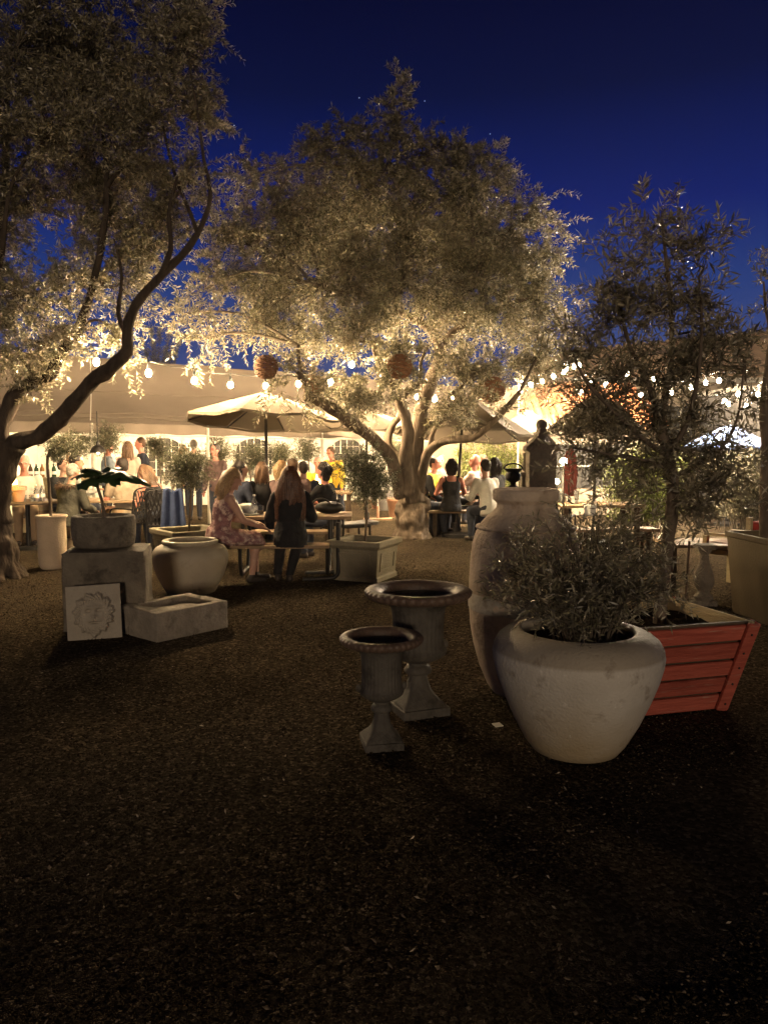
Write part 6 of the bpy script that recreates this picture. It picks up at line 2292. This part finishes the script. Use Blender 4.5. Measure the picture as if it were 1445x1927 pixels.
# left group
person('grey haired man in a white shirt facing us at the round table by the trunk', 46, 12.7, D(205), lean=5, nod=12, yaw=0, hair='short', hc='grey', skin=2, top='white', bottom='tan', face=True, s=1.07, seat=.48, hands=((-.14, .40, .80), (.14, .42, .80)))
person('dark haired man in a grey shirt leaning at the table left of the fig leaves', 146, 13.1, D(-70), lean=14, hair='short', hc='dark', skin=1, top='grey', s=1.08, seat=.5, hands=((-.1, .45, .85), (.12, .45, .85)))
person('diner in an olive jacket with a fur trimmed hood, back turned, behind the round trough', 139, 11.5, D(-28), lean=10, nod=14, hair='short', hc='grey', top='olive', coat=True, collar='brown', s=.99, seat=.44)
person('small dark haired diner behind the man in grey at the left table', 120, 13.6, D(-120), hair='short', hc='dark', top='black', s=1.0)
person('dark haired man in a beige shirt with a flushed arm, behind the fig leaves', 229, 12.3, D(50), lean=9, nod=10, yaw=20, hair='short', hc='dark', skin=2, top='beige', sleeve='short', bottom='tan', s=1.04, hands=((-.16, .40, .74), (.10, .30, .70)))
person('woman in a black sleeveless top with bare pink shoulder leaning left over the table', 272, 12.0, D(58), lean=24, nod=26, hair='long', hc='brown', skin=2, top='black', sleeve='none', female=True, L=.26, hands=((-.1, .45, .74), (.12, .45, .74)))
person('standing woman with curly light hair in a pale blue shirt in the tent', 206, 15.6, D(-60), pose='stand', hair='curly', hc='blond', skin=2, top='blue', sleeve='short', female=True, s=.98, hands=((-.1, .3, 1.1), (.15, .3, 1.1)))
person('standing woman in a pink top with long straight brown hair, back turned', 243, 15.0, D(6), pose='stand', hair='long', hc='brown', top='pink', sleeve='short', bottom='white', female=True, s=.97, L=.34)
person('standing man in a dark shirt facing the woman in pink', 265, 15.7, D(115), pose='stand', hair='short', hc='brown', skin=2, top='navy', s=1.02, face=True, nod=6)
person('standing person with fair hair beyond the left clipped standard', 345, 17.2, D(20), pose='stand', hair='curly', hc='blond', top='white', s=.93, female=True)
person('standing grey haired man seen from behind near the tent wall', 366, 16.8, D(10), pose='stand', hair='short', hc='grey', top='white', s=1.0)
person('dark haired man peering over the clipped standard at the tent pole', 405, 14.2, D(150), pose='stand', hair='short', hc='dark', skin=2, top='mauve', s=.94, face=True)
# right group, beyond the olive trunk
person('woman in a bright yellow shirt lit orange, right of the olive trunk', 818, 14.7, D(-120), lean=5, hair='short', hc='dark', skin=2, top='yellow', sleeve='short', female=True, face=True, s=1.02, bun=True)
person('dark clothed man half hidden by the olive trunk', 797, 13.9, D(-55), lean=10, hair='short', hc='dark', skin=2, top='black', s=1.04)
person('small face beyond the woman in yellow', 829, 16.6, D(170), hair='short', hc='brown', skin=2, top='mauve', face=True, s=1.05)
person('woman in a black vest top seated with her back to us on the plank bench', 849, 13.55, D(2), lean=3, hair='long', hc='dark', L=.12, skin=2, top='black', sleeve='none', female=True, s=1.0, hands=((-.20, .38, .76), (.2, .38, .76)),
       knees=(((-.13, .42, .5), (-.10, .18, .09)), ((.09, .42, .5), (.16, .30, .12))))
person('balding man in a plaid shirt sitting in the metal chair, facing left', 893, 15.1, D(70), lean=-6, hair='bald', hc='grey', skin=2, top='plaid', face=True, s=1.08)
person('flushed face just right of the man in plaid', 906, 15.8, D(60), hair='short', hc='brown', skin=2, top='mauve', face=True, s=1.06)
person('dark haired woman in a cream blouse leaning left, just left of the tall jar', 912, 12.9, D(25), lean=14, hair='short', hc='dark', bun=True, top='white', female=True, s=1.02, hands=((-.2, .4, .76), (.1, .4, .76)))
person('dark haired diner beyond the woman in the cream blouse', 929, 13.9, D(30), hair='long', hc='dark', top='black', female=True, L=.2, s=1.02)

# jacket on the lattice chair
jk = thing('hanging_jacket', 'blue denim jacket draped over the back of the lattice chair', 'jacket', (at(327, 950, 11.0).x, 11.02, 0), radians(8))
MB().grid(lambda u, v: Vector(((u - .5) * (.26 + .12 * v), -.06 - .03 * sin(u * 14) - .05 * v, .99 - .72 * v + .02 * sin(u * 9))), 24, 20).build('cloth', mat('denim', (.07, .10, .20), (.045, .065, .14), 9, .9, .4, 40), jk, smooth=180, solid=.02)
finish_remesh()
# ================================================================ evening haze over the yard
hz = MB().box((0, 220, 5.0), (806, 566, 12.2)).build('haze', [], None, smooth=0)
hz["kind"] = "stuff"
hz["label"] = "thin warm evening haze hanging over the lamp lit yard"
hm_, hn_, hl_, hb_ = _nodes('haze')
hn_.remove(hb_)
hv_ = hn_.new("ShaderNodeVolumePrincipled")
hv_.inputs["Density"].default_value = .0004
hv_.inputs["Color"].default_value = (.92, .90, .88, 1)
hl_.new(hv_.outputs[0], hn_["Material Output"].inputs["Volume"])
hz.data.materials.append(hm_)
